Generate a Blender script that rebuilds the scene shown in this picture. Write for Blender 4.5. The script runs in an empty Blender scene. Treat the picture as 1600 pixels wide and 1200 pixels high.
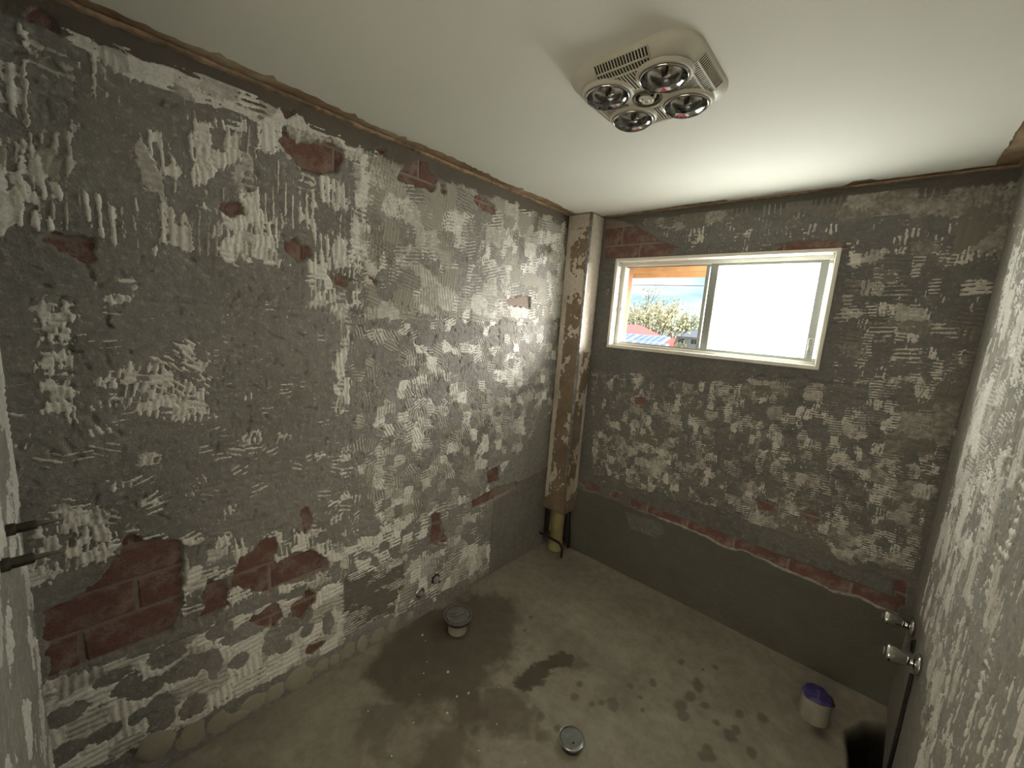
import bpy, math, random
import numpy as np
from mathutils import Vector, Matrix

# ------------------------------------------------------------------ camera, sky, sun, exposure
W, H, YN = 1.967, 2.4, -2.59            # room: x 0..W, y YN..0, z 0..H
CF, CAM = 631.73, np.array([1.6609, -2.4859, 1.6886])
AZ, PITCH, ROLL = math.radians(41.378), math.radians(-9.1), math.radians(4.0787)
_f = np.array([-math.sin(AZ)*math.cos(PITCH), math.cos(AZ)*math.cos(PITCH), math.sin(PITCH)])
_r = np.cross(_f, [0, 0, 1]); _r /= np.linalg.norm(_r)
_u = np.cross(_r, _f)
_r, _u = math.cos(ROLL)*_r+math.sin(ROLL)*_u, -math.sin(ROLL)*_r+math.cos(ROLL)*_u

sc = bpy.context.scene
COL = sc.collection
cd = bpy.data.cameras.new('camera'); cam = bpy.data.objects.new('camera', cd); COL.objects.link(cam)
cd.sensor_width = 36; cd.lens = CF*36/1600; cd.clip_start = .02; cd.clip_end = 500
M = Matrix(((_r[0], _u[0], -_f[0], CAM[0]), (_r[1], _u[1], -_f[1], CAM[1]), (_r[2], _u[2], -_f[2], CAM[2]), (0, 0, 0, 1)))
cam.matrix_world = M
sc.camera = cam
sc.view_settings.view_transform = 'Standard'; sc.view_settings.look = 'None'
sc.view_settings.exposure = 0.4; sc.view_settings.gamma = 1; sc.view_settings.use_curve_mapping = False

SKY = 1.0
PANE_GLOW = 3.9  # strength of the glow added to the frosted panes
SUN = 25.0
w = bpy.data.worlds.new('sky'); sc.world = w; w.use_nodes = True
nt = w.node_tree; nt.nodes.clear()
o_ = nt.nodes.new('ShaderNodeOutputWorld'); bg = nt.nodes.new('ShaderNodeBackground')
tc = nt.nodes.new('ShaderNodeTexCoord'); mp = nt.nodes.new('ShaderNodeMapping'); mp.inputs['Scale'].default_value = (3, 3, 14)
nz = nt.nodes.new('ShaderNodeTexNoise'); nz.inputs['Scale'].default_value = 1.6; nz.inputs['Detail'].default_value = 6
cr = nt.nodes.new('ShaderNodeValToRGB')
cr.color_ramp.elements[0].position = .36; cr.color_ramp.elements[0].color = (.42, .68, .86, 1)
cr.color_ramp.elements[1].position = .60; cr.color_ramp.elements[1].color = (.98, 1.0, 1.0, 1)
nt.links.new(tc.outputs['Generated'], mp.inputs[0]); nt.links.new(mp.outputs[0], nz.inputs['Vector'])
nt.links.new(nz.outputs['Fac'], cr.inputs[0]); nt.links.new(cr.outputs[0], bg.inputs[0]); nt.links.new(bg.outputs[0], o_.inputs[0])
bg.inputs[1].default_value = SKY
sd = bpy.data.lights.new('sun', 'SUN'); sd.energy = SUN; sd.angle = math.radians(48); sd.color = (1, .97, .92)
so = bpy.data.objects.new('sun', sd); COL.objects.link(so)
_el = math.radians(18)
so.rotation_euler = Vector((-.74*math.cos(_el), -.67*math.cos(_el), -math.sin(_el))).to_track_quat('-Z', 'Y').to_euler()
so.location = (6, 6, 4)

hd = bpy.data.lights.new('hall_fill', 'AREA'); hd.shape = 'RECTANGLE'; hd.size = .8; hd.size_y = 1.2; hd.energy = 56; hd.color = (.98, .95, .86)
ho = bpy.data.objects.new('hall_fill', hd); COL.objects.link(ho); ho.location = (1.35, -3.3, 1.3)      # added fill light, bounced off the unseen hallway into the room
ho.rotation_euler = Vector((.45, -.85, .15)).to_track_quat('-Z', 'Y').to_euler()

# ------------------------------------------------------------------ helpers
rng = np.random.default_rng(7)
random.seed(7)
def ray(px, py): return _f+_r*(px-800)/CF+_u*(600-py)/CF
def hit(px, py, ax, val):
    d = ray(px, py); t = (val-CAM[ax])/d[ax]; return CAM+t*d
def PL(q): return [(hit(a, b, 0, 0)[1], hit(a, b, 0, 0)[2]) for a, b in q]      # left wall (y, z)
def PB(q): return [(hit(a, b, 1, 0)[0], hit(a, b, 1, 0)[2]) for a, b in q]      # back wall (x, z)
def PR(q): return [(hit(a, b, 0, W)[1], hit(a, b, 0, W)[2]) for a, b in q]      # right wall (y, z)
def PF(q): return [tuple(hit(a, b, 2, 0)[:2]) for a, b in q]                    # floor (x, y)
def PC(q): return [tuple(hit(a, b, 2, H)[:2]) for a, b in q]                    # ceiling (x, y)

def vn(u, v, seed):
    """value noise in 0..1, unit lattice"""
    t = np.random.default_rng(seed).random((128, 128))
    iu = np.floor(u).astype(int); iv = np.floor(v).astype(int); fu = u-iu; fv = v-iv
    fu = fu*fu*(3-2*fu); fv = fv*fv*(3-2*fv)
    a = t[iv % 128, iu % 128]; b = t[iv % 128, (iu+1) % 128]; c = t[(iv+1) % 128, iu % 128]; d = t[(iv+1) % 128, (iu+1) % 128]
    return (a*(1-fu)+b*fu)*(1-fv)+(c*(1-fu)+d*fu)*fv
def fbm(u, v, size, seed, octv=3, an=1.0):
    s = 0; amp = 1; tot = 0; k = 1/size
    for i in range(octv):
        s = s+amp*vn(u*k+13.7*i, v*k/an+7.1*i, seed+i); tot += amp; amp *= .55; k *= 2.03
    return s/tot*2-1
def hash2(i, j, seed):
    t = np.random.default_rng(seed).random((256, 256)); return t[j % 256, i % 256]
def sdpoly(poly, U, V):
    """signed distance, positive inside"""
    p = np.array(poly, float); n = len(p); d = np.full(U.shape, 1e9); ins = np.zeros(U.shape, bool)
    for i in range(n):
        ax, ay = p[i]; bx, by = p[(i+1) % n]
        ex, ey = bx-ax, by-ay; wx, wy = U-ax, V-ay
        t = np.clip((wx*ex+wy*ey)/(ex*ex+ey*ey+1e-12), 0, 1)
        d = np.minimum(d, (wx-ex*t)**2+(wy-ey*t)**2)
        c = ((ay <= V) & (by > V)) | ((by <= V) & (ay > V))
        with np.errstate(divide='ignore', invalid='ignore'):
            xi = ax+(V-ay)*ex/(ey if abs(ey) > 1e-12 else 1e-12)
        ins ^= c & (U < xi)
    d = np.sqrt(d); return np.where(ins, d, -d)
def window(arrU, arrV, poly, m):
    p = np.array(poly); u0, v0 = p.min(0)-m; u1, v1 = p.max(0)+m
    iu = np.searchsorted(arrU, [u0, u1]); iv = np.searchsorted(arrV, [v0, v1])
    return slice(iv[0], iv[1]), slice(iu[0], iu[1])
def sstep(a, b, x):
    t = np.clip((x-a)/(b-a), 0, 1); return t*t*(3-2*t)

def link(name, me, mat=None, parent=None, smooth=False):
    if mat is not None:
        for m in (mat if isinstance(mat, (list, tuple)) else [mat]): me.materials.append(m)
    o = bpy.data.objects.new(name, me); COL.objects.link(o)
    if parent: o.parent = parent
    return o
def tag(o, label=None, cat=None, group=None, kind=None):
    if label: o['label'] = label
    if cat: o['category'] = cat
    if group: o['group'] = group
    if kind: o['kind'] = kind
    return o
def empty(name, loc=(0, 0, 0)):
    o = bpy.data.objects.new(name, None); COL.objects.link(o); o.location = loc; o.empty_display_size = .05; return o

def fast_mesh(name, P, Q, smooth=True, mi=None, attrs=None):
    me = bpy.data.meshes.new(name); n, m = len(P), len(Q)
    me.vertices.add(n); me.vertices.foreach_set('co', np.asarray(P, np.float32).ravel())
    me.loops.add(4*m); me.loops.foreach_set('vertex_index', np.asarray(Q, np.int32).ravel())
    me.polygons.add(m); me.polygons.foreach_set('loop_start', np.arange(0, 4*m, 4, dtype=np.int32))
    me.polygons.foreach_set('loop_total', np.full(m, 4, np.int32))
    me.polygons.foreach_set('use_smooth', np.full(m, smooth, bool) if not hasattr(smooth, '__len__') else smooth)
    if mi is not None: me.polygons.foreach_set('material_index', np.asarray(mi, np.int32))
    for k, a in (attrs or {}).items():
        at = me.attributes.new(k, 'FLOAT', 'POINT'); at.data.foreach_set('value', np.asarray(a, np.float32).ravel())
    me.update(calc_edges=True); me.validate(); return me
def quads_of(nv, nu, keep=None, flip=False):
    j, i = np.mgrid[0:nv-1, 0:nu-1]; a = j*nu+i
    q = np.stack([a, a+1, a+nu+1, a+nu], -1)
    if flip: q = q[..., ::-1]
    return q[keep] if keep is not None else q.reshape(-1, 4)
def compact(P, Q, attrs):
    used = np.unique(Q); mp_ = np.full(len(P), -1); mp_[used] = np.arange(len(used))
    return P[used], mp_[Q], {k: a.ravel()[used] for k, a in attrs.items()}
BOXQ = np.array([[0, 3, 2, 1], [4, 5, 6, 7], [0, 1, 5, 4], [1, 2, 6, 5], [2, 3, 7, 6], [3, 0, 4, 7]])
def boxv(a, b):
    (x0, y0, z0), (x1, y1, z1) = a, b
    return np.array([(x0, y0, z0), (x1, y0, z0), (x1, y1, z0), (x0, y1, z0), (x0, y0, z1), (x1, y0, z1), (x1, y1, z1), (x0, y1, z1)], float)

class MB:
    def __init__(s): s.v = []; s.f = []; s.sm = []
    def add(s, v, f, smooth=False, mtx=None):
        b = len(s.v)
        for p in v:
            p = Vector(p); s.v.append(tuple(mtx @ p if mtx else p))
        for q in f: s.f.append(tuple(i+b for i in q)); s.sm.append(smooth)
        return s
    def box(s, a, b, bev=0, mtx=None):
        if bev <= 0: return s.add(boxv(a, b), BOXQ.tolist(), mtx=mtx)
        (x0, y0, z0), (x1, y1, z1) = a, b; vs = []; idx = {}
        for sx in (0, 1):
            for sy in (0, 1):
                for sz in (0, 1):
                    X = (x0, x1)[sx]; Y = (y0, y1)[sy]; Z = (z0, z1)[sz]; dx = bev*(1-2*sx); dy = bev*(1-2*sy); dz = bev*(1-2*sz)
                    for k, p in enumerate(((X, Y+dy, Z+dz), (X+dx, Y, Z+dz), (X+dx, Y+dy, Z))): idx[sx, sy, sz, k] = len(vs); vs.append(p)
        fs = []
        I = idx
        for k, (o1, o2) in enumerate((((0, 1, 0), (0, 0, 1)), ((1, 0, 0), (0, 0, 1)), ((1, 0, 0), (0, 1, 0)))):
            for e in (0, 1):
                b0 = [0, 0, 0]; b0[k] = e
                c = [tuple(b0), tuple(np.add(b0, o1)), tuple(np.add(np.add(b0, o1), o2)), tuple(np.add(b0, o2))]
                fs.append([I[(*q, k)] for q in c])
        for k in range(3):
            a1, a2 = [q for q in range(3) if q != k]
            for e1 in (0, 1):
                for e2 in (0, 1):
                    p = [0, 0, 0]; p[a1] = e1; p[a2] = e2; q = list(p); q[k] = 1
                    fs.append([I[(*p, a1)], I[(*p, a2)], I[(*q, a2)], I[(*q, a1)]])
        for sx in (0, 1):
            for sy in (0, 1):
                for sz in (0, 1): fs.append([I[sx, sy, sz, 0], I[sx, sy, sz, 1], I[sx, sy, sz, 2]])
        return s.add(vs, fs, mtx=mtx)
    def lathe(s, prof, n=32, mtx=None, smooth=True, wob=None):
        vs = []; fs = []
        for k, (r, z) in enumerate(prof):
            for i in range(n):
                a = 2*math.pi*i/n; rr = r*(1+(wob(a, k) if wob else 0)); vs.append((rr*math.cos(a), rr*math.sin(a), z))
        for k in range(len(prof)-1):
            for i in range(n):
                j = (i+1) % n; fs.append((k*n+i, k*n+j, (k+1)*n+j, (k+1)*n+i))
        return s.add(vs, fs, smooth, mtx)
    def tube(s, pts, r, n=10, cap=True, mtx=None):
        pts = [Vector(p) for p in pts]; vs = []; fs = []; up = Vector((0, 0, 1))
        for k, p in enumerate(pts):
            t = (pts[min(k+1, len(pts)-1)]-pts[max(k-1, 0)]).normalized()
            a = t.cross(up)
            if a.length < 1e-3: a = t.cross(Vector((1, 0, 0)))
            a.normalize(); b = t.cross(a); up = -b if (-b).dot(up) > 0 else b
            rr = r[k] if hasattr(r, '__len__') else r
            for i in range(n):
                q = 2*math.pi*i/n; vs.append(p+a*rr*math.cos(q)+b*rr*math.sin(q))
        for k in range(len(pts)-1):
            for i in range(n):
                j = (i+1) % n; fs.append((k*n+i, k*n+j, (k+1)*n+j, (k+1)*n+i))
        if cap: fs.append(tuple(range(n))[::-1]); fs.append(tuple(range((len(pts)-1)*n, len(pts)*n)))
        return s.add(vs, fs, True, mtx)
    def mesh(s, name):
        me = bpy.data.meshes.new(name); me.from_pydata(s.v, [], s.f)
        me.polygons.foreach_set('use_smooth', s.sm); me.update()
        import bmesh
        bm = bmesh.new(); bm.from_mesh(me); bmesh.ops.recalc_face_normals(bm, faces=bm.faces); bm.to_mesh(me); bm.free()
        return me
    def build(s, name, mat, parent=None): return link(name, s.mesh(name), mat, parent)

# ------------------------------------------------------------------ materials
class NT:
    def __init__(s, name):
        s.m = bpy.data.materials.new(name); s.m.use_nodes = True; s.t = s.m.node_tree; s.b = s.t.nodes['Principled BSDF']; s.out = s.t.nodes['Material Output']
        s.co = s.t.nodes.new('ShaderNodeTexCoord').outputs['Object']
    def n(s, k, **kw):
        x = s.t.nodes.new(k)
        for a, b in kw.items(): setattr(x, a, b)
        return x
    def l(s, a, b): s.t.links.new(a, b)
    def noise(s, scale, detail=4, rough=.55, stretch=None):
        x = s.n('ShaderNodeTexNoise'); x.inputs['Scale'].default_value = scale; x.inputs['Detail'].default_value = detail; x.inputs['Roughness'].default_value = rough
        if stretch:
            mp = s.n('ShaderNodeMapping'); mp.inputs['Scale'].default_value = stretch; s.l(s.co, mp.inputs[0]); s.l(mp.outputs[0], x.inputs['Vector'])
        else: s.l(s.co, x.inputs['Vector'])
        return x.outputs['Fac']
    def ramp(s, fac, stops):
        x = s.n('ShaderNodeValToRGB'); e = x.color_ramp.elements
        while len(e) < len(stops): e.new(.5)
        for k, (p, c) in enumerate(stops):
            e[k].position = p; e[k].color = (*c, 1) if hasattr(c, '__len__') else (c, c, c, 1)
        s.l(fac, x.inputs[0]); return x.outputs[0]
    def mix(s, fac, a, b, mode='MIX'):
        x = s.n('ShaderNodeMix', data_type='RGBA', blend_type=mode)
        for sock, v in ((x.inputs[0], fac), (x.inputs[6], a), (x.inputs[7], b)):
            if isinstance(v, (int, float)): sock.default_value = v
            elif isinstance(v, tuple): sock.default_value = (*v, 1)
            else: s.l(v, sock)
        return x.outputs[2]
    def attr(s, name):
        x = s.n('ShaderNodeAttribute'); x.attribute_name = name; return x.outputs['Fac']
    def math(s, op, a, b=0.):
        x = s.n('ShaderNodeMath', operation=op)
        for k, v in enumerate((a, b)):
            if isinstance(v, (int, float)): x.inputs[k].default_value = v
            else: s.l(v, x.inputs[k])
        return x.outputs[0]
    def bump(s, fac, strength=.3, dist=.003):
        x = s.n('ShaderNodeBump'); x.inputs['Strength'].default_value = strength; x.inputs['Distance'].default_value = dist
        s.l(fac, x.inputs['Height']); s.l(x.outputs[0], s.b.inputs['Normal'])
    def rand(s): return s.n('ShaderNodeObjectInfo').outputs['Random']
    def done(s, col, rough=.9, metal=0, spec=.3):
        if isinstance(col, tuple): s.b.inputs['Base Color'].default_value = (*col, 1)
        else: s.l(col, s.b.inputs['Base Color'])
        if isinstance(rough, (int, float)): s.b.inputs['Roughness'].default_value = rough
        else: s.l(rough, s.b.inputs['Roughness'])
        s.b.inputs['Metallic'].default_value = metal; s.b.inputs['Specular IOR Level'].default_value = spec
        return s.m

def mat_render(name, a, b, tint, seedscale=1.0):
    t = NT(name)
    c = t.ramp(t.noise(2.3*seedscale, 5), [(.3, a), (.7, b)])
    c = t.mix(t.math('MULTIPLY', t.ramp(t.noise(26, 5, .65), [(.42, 0.), (.75, 1.)]), .55), c, tuple(x*.62 for x in a))
    c = t.mix(t.math('MULTIPLY', t.ramp(t.noise(60, 4, .6), [(.55, 0.), (.68, 1.)]), .5), c, tuple(min(1, x*1.55) for x in b))
    c = t.mix(t.attr('tint'), c, t.mix(t.noise(9, 4), tint, tuple(x*.7 for x in tint)))
    c = t.mix(t.attr('hole'), c, t.mix(t.noise(40, 4), (.24, .19, .155), (.36, .30, .25)))
    h = t.math('ADD', t.noise(130, 5, .7), t.math('MULTIPLY', t.noise(35, 4, .6), 1.4))
    t.bump(h, .9, .0045)
    return t.done(c, .93, spec=.2)
def mat_adhesive(name, dirty, white):
    t = NT(name)
    k = t.math('ADD', t.attr('tone'), t.math('MULTIPLY', t.math('SUBTRACT', t.noise(38, 4, .6), .5), .9))
    c = t.ramp(k, [(.15, dirty), (.75, white)])
    c = t.mix(t.math('MULTIPLY', t.ramp(t.noise(120, 4, .7), [(.5, 0.), (.7, 1.)]), .35), c, tuple(x*.55 for x in dirty))
    t.bump(t.math('ADD', t.noise(220, 4, .7), t.noise(70, 3, .6)), .6, .0025)
    return t.done(c, .9, spec=.2)
M_LEFT = mat_render('cement_render', (.265, .248, .225), (.385, .366, .338), (.19, .162, .13))
M_BACK = mat_render('shaded_grey_render', (.165, .157, .145), (.235, .225, .208), (.165, .155, .125))  # grey render with its colour kept low so this wall stays shaded
M_RIGHT = mat_render('pale_render', (.36, .345, .30), (.46, .44, .39), (.25, .235, .19))
M_ADH = mat_adhesive('tile_adhesive', (.43, .405, .35), (.88, .86, .80))
M_ADHB = mat_adhesive('tile_adhesive_shaded', (.228, .212, .178), (.70, .67, .60))  # same adhesive coloured darker for the shade on the window wall
M_ADHR = mat_adhesive('tile_adhesive_right', (.50, .475, .42), (.86, .84, .78))

def mat_brick():
    t = NT('red_brick')
    c = t.ramp(t.rand(), [(0, (.24, .118, .096)), (.5, (.21, .115, .098)), (1, (.27, .132, .103))])
    c = t.mix(t.ramp(t.noise(22, 5, .7), [(.35, 0.), (.75, .8)]), c, (.145, .080, .068))
    c = t.mix(t.ramp(t.noise(14, 6, .7), [(.47, 0.), (.68, .7)]), c, (.36, .30, .26))
    c = t.mix(t.ramp(t.noise(160, 3, .6), [(.58, 0.), (.68, .75)]), c, (.07, .042, .036))
    t.bump(t.math('ADD', t.noise(170, 4, .7), t.noise(40, 4)), .5, .004)
    return t.done(c, .95, spec=.15)
M_BRICK = mat_brick()
def simple(name, col, rough=.5, metal=0, var=.0, scale=20, bump=0, spec=.4):
    t = NT(name)
    if var:
        c = t.ramp(t.noise(scale, 5, .6), [(.3, tuple(x*(1-var) for x in col)), (.7, tuple(min(1, x*(1+var)) for x in col))])
    else: c = col
    if bump: t.bump(t.noise(scale*4, 4, .65), bump, .003)
    return t.done(c, rough, metal, spec)
M_DARK = simple('black_void', (.012, .011, .01), .95)
M_OUTBRICK = simple('orange_brick', (.42, .22, .12), .9, var=.2)

# ------------------------------------------------------------------ relief walls
def to_left(u, v, h): return np.stack([h, u, v], -1)
def to_back(u, v, h): return np.stack([u, -h, v], -1)
def to_right(u, v, h): return np.stack([W-h, u, v], -1)
def to_near(u, v, h): return np.stack([u, YN+h, v], -1)
def interp2(au, av, h, bu, bv):
    """bilinear resample from grid (av, au) to grid (bv, bu)"""
    iu = np.clip(np.searchsorted(au, bu)-1, 0, len(au)-2); iv = np.clip(np.searchsorted(av, bv)-1, 0, len(av)-2)
    fu = np.clip((bu-au[iu])/(au[iu+1]-au[iu]), 0, 1)[None, :]; fv = np.clip((bv-av[iv])/(av[iv+1]-av[iv]), 0, 1)[:, None]
    A = h[iv][:, iu]; B = h[iv][:, iu+1]; C = h[iv+1][:, iu]; D = h[iv+1][:, iu+1]
    return (A*(1-fu)+B*fu)*(1-fv)+(C*(1-fu)+D*fu)*fv
def carve(au, av, h, hole, polys, depth=.0125, seed=1, rag=.016):
    for k, p in enumerate(polys):
        sv, su = window(au, av, p, .03)
        if su.stop-su.start < 2 or sv.stop-sv.start < 2: continue
        U, V = np.meshgrid(au[su], av[sv])
        d = sdpoly(p, U, V)+rag*fbm(U, V, .026, seed+k, 4)
        s = sstep(-.002, .007, d)
        h[sv, su] = h[sv, su]*(1-s)+(-depth+.0010*fbm(U, V, .02, seed+91, 3))*s
        hole[sv, su] = np.maximum(hole[sv, su], sstep(.0, .006, d))
        rim = np.exp(-((d+.006)/.009)**2)*(1-s)
        h[sv, su] += .0015*rim*fbm(U, V, .02, seed+5, 2)
def gouges(au, av, h, n, area, seed, dmin=.003, dmax=.010, lmin=.008, lmax=.035, vert=.6):
    r = np.random.default_rng(seed)
    for k in range(n):
        cu = r.uniform(area[0], area[1]); cv = r.uniform(area[2], area[3]); L = r.uniform(lmin, lmax)*(.6+.8*r.random()**2); wd = L*r.uniform(.25, .6)
        th = (math.pi/2 if r.random() < vert else 0)+r.normal(0, .35); dp = r.uniform(dmin, dmax)
        sv, su = window(au, av, [(cu-L, cv-L), (cu+L, cv+L)], .004)
        if su.stop-su.start < 2 or sv.stop-sv.start < 2: continue
        U, V = np.meshgrid(au[su]-cu, av[sv]-cv)
        a = U*math.cos(th)+V*math.sin(th); b = -U*math.sin(th)+V*math.cos(th)
        q = (a/L)**2+(b/wd)**2+.35*fbm(U+cu, V+cv, .012, seed, 2)
        h[sv, su] -= dp*np.clip((1-q)*1.6, 0, 1)*(.55+.45*np.clip(b/wd, -1, 1))
def voro(u, v, seed):
    """jittered cells: three random numbers per cell and the distance to the cell border"""
    T = np.random.default_rng(seed).random((5, 128, 128))
    iu = np.floor(u).astype(int); iv = np.floor(v).astype(int)
    b1 = np.full(u.shape, 9.); b2 = np.full(u.shape, 9.); bi = np.zeros(u.shape, int); bj = np.zeros(u.shape, int)
    for dj in (-1, 0, 1):
        for di in (-1, 0, 1):
            a = iu+di; c = iv+dj; am = a % 128; cm = c % 128
            d = np.maximum(np.abs(u-a-.15-.7*T[0, cm, am]), np.abs(v-c-.15-.7*T[1, cm, am]))
            m = d < b1; b2 = np.where(m, b1, np.minimum(b2, d)); b1 = np.where(m, d, b1); bi = np.where(m, am, bi); bj = np.where(m, cm, bj)
    return T[2, bj, bi], T[3, bj, bi], T[4, bj, bi], b2-b1
def adhesive(bu, bv, zones, seed, blocked=None):
    """coverage a>0 where adhesive clings, comb ridge and tone"""
    sh = (len(bv), len(bu)); A = np.full(sh, -1.0); RD = np.zeros(sh); TN = np.full(sh, .5)
    for k, z in enumerate(zones):
        sv, su = window(bu, bv, z['p'], .05)
        if su.stop-su.start < 3 or sv.stop-sv.start < 3: continue
        U, V = np.meshgrid(bu[su], bv[sv]); s = seed+101*k
        fine = fbm(U, V, .010, seed+9, 3); mid = fbm(U, V, .045, seed+13, 3); big = fbm(U, V, .17, seed+17, 2); fib = fbm(U, V, .006, seed+19, 2, z.get('fib', 3.0))
        d = sdpoly(z['p'], U+.025*mid, V+.025*fbm(U, V, .06, seed+77, 2))
        cw, ch = z.get('cell', (.055, .07))
        wu = U+.16*cw*mid+.10*cw*fine; wv = V+.20*ch*fbm(U, V, .04, seed+5, 3)+.10*ch*fib
        r1, r4, r5, e = voro(wu/cw, wv/ch, s)
        q1, _, _, e2 = voro(wu/cw*2.9+5, wv/ch*2.6+3, s+2)
        dens = z['d']
        val = (dens+z.get('big', .26)*min(1, dens/.35)*big-(.78*r1+.22*q1))*2.6
        if dens > .9: val = val*0+.8+.5*mid
        ang = z.get('ang', 90); amix = z.get('amix', .25)
        th = np.radians(np.where(r4 < amix, ang+90, ang)+(r5-.5)*z.get('jit', 14))
        pitch = z.get('pitch', .019)
        gw = .0022*mid
        ph = (-(U+gw)*np.sin(th)+(V+gw)*np.cos(th))/pitch*2*np.pi+r5*6
        rg = np.cos(ph); rs = (np.clip(.5+.5*rg, 0, 1)**2.2)*2-1
        val = val+.20*fine+.16*fib+.22*mid+z.get('ridge', .42)*rs*(.4+.9*r4)+np.clip(d/.012, -3, 0)*.9-.25*np.exp(-(e2/.10)**2)
        for cx, cy, ra, rb in z.get('cut', ()):
            (cu, cv), = PL([(cx, cy)]); dd = np.linalg.norm(hit(cx, cy, 0, 0)-CAM)/CF
            val = np.minimum(val, 2.2*(np.hypot((U-cu)/(ra*dd*1.0), (V-cv)/(rb*dd*.95))-1+.30*mid+.25*fine))
        old = A[sv, su]; m = (d > -.03) & (val > old)
        A[sv, su] = np.where(m, val, old); RD[sv, su] = np.where(m, rg, RD[sv, su])
        TN[sv, su] = np.where(m, np.clip(z.get('tone', .5)+(r5-.5)*.9*z.get('tvar', 1), 0, 1), TN[sv, su])
    if blocked is not None: A = A-blocked
    return A, RD, TN
def adh_mesh(name, bu, bv, hb, a, rd, tone, conv, mat, parent, thick=.0030, flip=False, rid=.0016):
    h = hb+thick*np.tanh(3.2*a)+rid*rd*np.clip(a*2, 0, 1)-.0003
    keep = np.maximum.reduce([a[:-1, :-1], a[1:, :-1], a[:-1, 1:], a[1:, 1:]]) > -.13
    U, V = np.meshgrid(bu, bv); P = conv(U, V, h).reshape(-1, 3)
    Q = quads_of(len(bv), len(bu), keep, flip)
    P, Q, at = compact(P, Q, {'tone': tone})
    o = link(name, fast_mesh(name, P, Q, True, attrs=at), mat, parent); o['kind'] = 'stuff'
    return o
def relief_wall(name, au, av, h, hole, tint, conv, mats, cores, flip=False, keep=None):
    U, V = np.meshgrid(au, av); P = conv(U, V, h).reshape(-1, 3); Q = quads_of(len(av), len(au), keep, flip)
    P, Q, at = compact(P, Q, {'hole': hole, 'tint': tint})
    mi = [np.zeros(len(Q), int)]; sm = [np.ones(len(Q), bool)]; Ps = [P]; Qs = [Q]; n = len(P)
    for a, b, m in cores:
        Ps.append(boxv(a, b)); Qs.append(BOXQ+n); n += 8; mi.append(np.full(6, m)); sm.append(np.zeros(6, bool))
        at = {k: np.concatenate([x, np.zeros(8)]) for k, x in at.items()}
    o = link(name, fast_mesh(name, np.concatenate(Ps), np.concatenate(Qs), np.concatenate(sm), np.concatenate(mi), at), mats)
    o['kind'] = 'structure'; return o

# bricks: three shared meshes, front face at local +z... local x = along wall, y = up, z = out of the wall
BL, BH, BJ = .25, .107, .010
def brick_mesh(k):
    r = random.Random(k); b = .004; x, y = BL/2, BH/2; t = .05
    v = [(-x, -y, -t), (x, -y, -t), (x, y, -t), (-x, y, -t), (-x, -y, -b), (x, -y, -b), (x, y, -b), (-x, y, -b)]
    v += [(-x+b+r.random()*.004, -y+b, r.uniform(-.001, .001)), (x-b-r.random()*.004, -y+b, r.uniform(-.001, .001)), (x-b, y-b-r.random()*.003, r.uniform(-.001, .001)), (-x+b, y-b-r.random()*.003, r.uniform(-.001, .001)), (r.uniform(-.04, .04), r.uniform(-.02, .02), .0015)]
    f = [(3, 2, 1, 0), (0, 1, 5, 4), (1, 2, 6, 5), (2, 3, 7, 6), (3, 0, 4, 7), (4, 5, 9, 8), (5, 6, 10, 9), (6, 7, 11, 10), (7, 4, 8, 11), (8, 9, 12), (9, 10, 12), (10, 11, 12), (11, 8, 12)]
    me = bpy.data.meshes.new('brick'); me.from_pydata(v, [], f); me.materials.append(M_BRICK); me.update(); return me
BRICKS = [brick_mesh(k) for k in range(4)]
def lay_bricks(parent, polys, z0, u0, matf, ulim, wz=None):
    """place every brick of the bond that shows through an opening in the render"""
    n = 0; P = [np.array(p) for p in polys]
    for row in range(-5, 18):
        zc = z0+row*(BH+BJ)+(BH+BJ)/2
        for c in range(-14, 15):
            uc = u0+c*(BL+BJ)+(BL+BJ)/2+(row % 2)*(BL+BJ)/2
            if uc+BL/2 < ulim[0]+.01 or uc-BL/2 > ulim[1]: continue
            if zc < .03 or zc > 2.38: continue
            g = np.meshgrid(np.linspace(uc-BL/2, uc+BL/2, 12), np.linspace(zc-BH/2, zc+BH/2, 7))
            if not any((sdpoly(p, *g) > .001).any() for p in P if p[:, 0].max() > uc-BL/2 and p[:, 0].min() < uc+BL/2 and p[:, 1].max() > zc-BH/2 and p[:, 1].min() < zc+BH/2): continue
            o = bpy.data.objects.new('brick', BRICKS[n % 4]); COL.objects.link(o); o.parent = parent; n += 1
            if wz and uc+BL/2 > wz[0]-.01 and uc-BL/2 < wz[1]+.01 and zc-BH/2 < wz[2] < zc+BH/2:      # cut brick over the window head
                top = zc+BH/2; bot = wz[2]+.008; o.matrix_world = matf(uc, (top+bot)/2, -.0092) @ Matrix.Diagonal((1, (top-bot)/BH, 1, 1)); continue
            o.matrix_world = matf(uc, zc, -.0092+random.uniform(-.0012, .0018))
    return n

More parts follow.
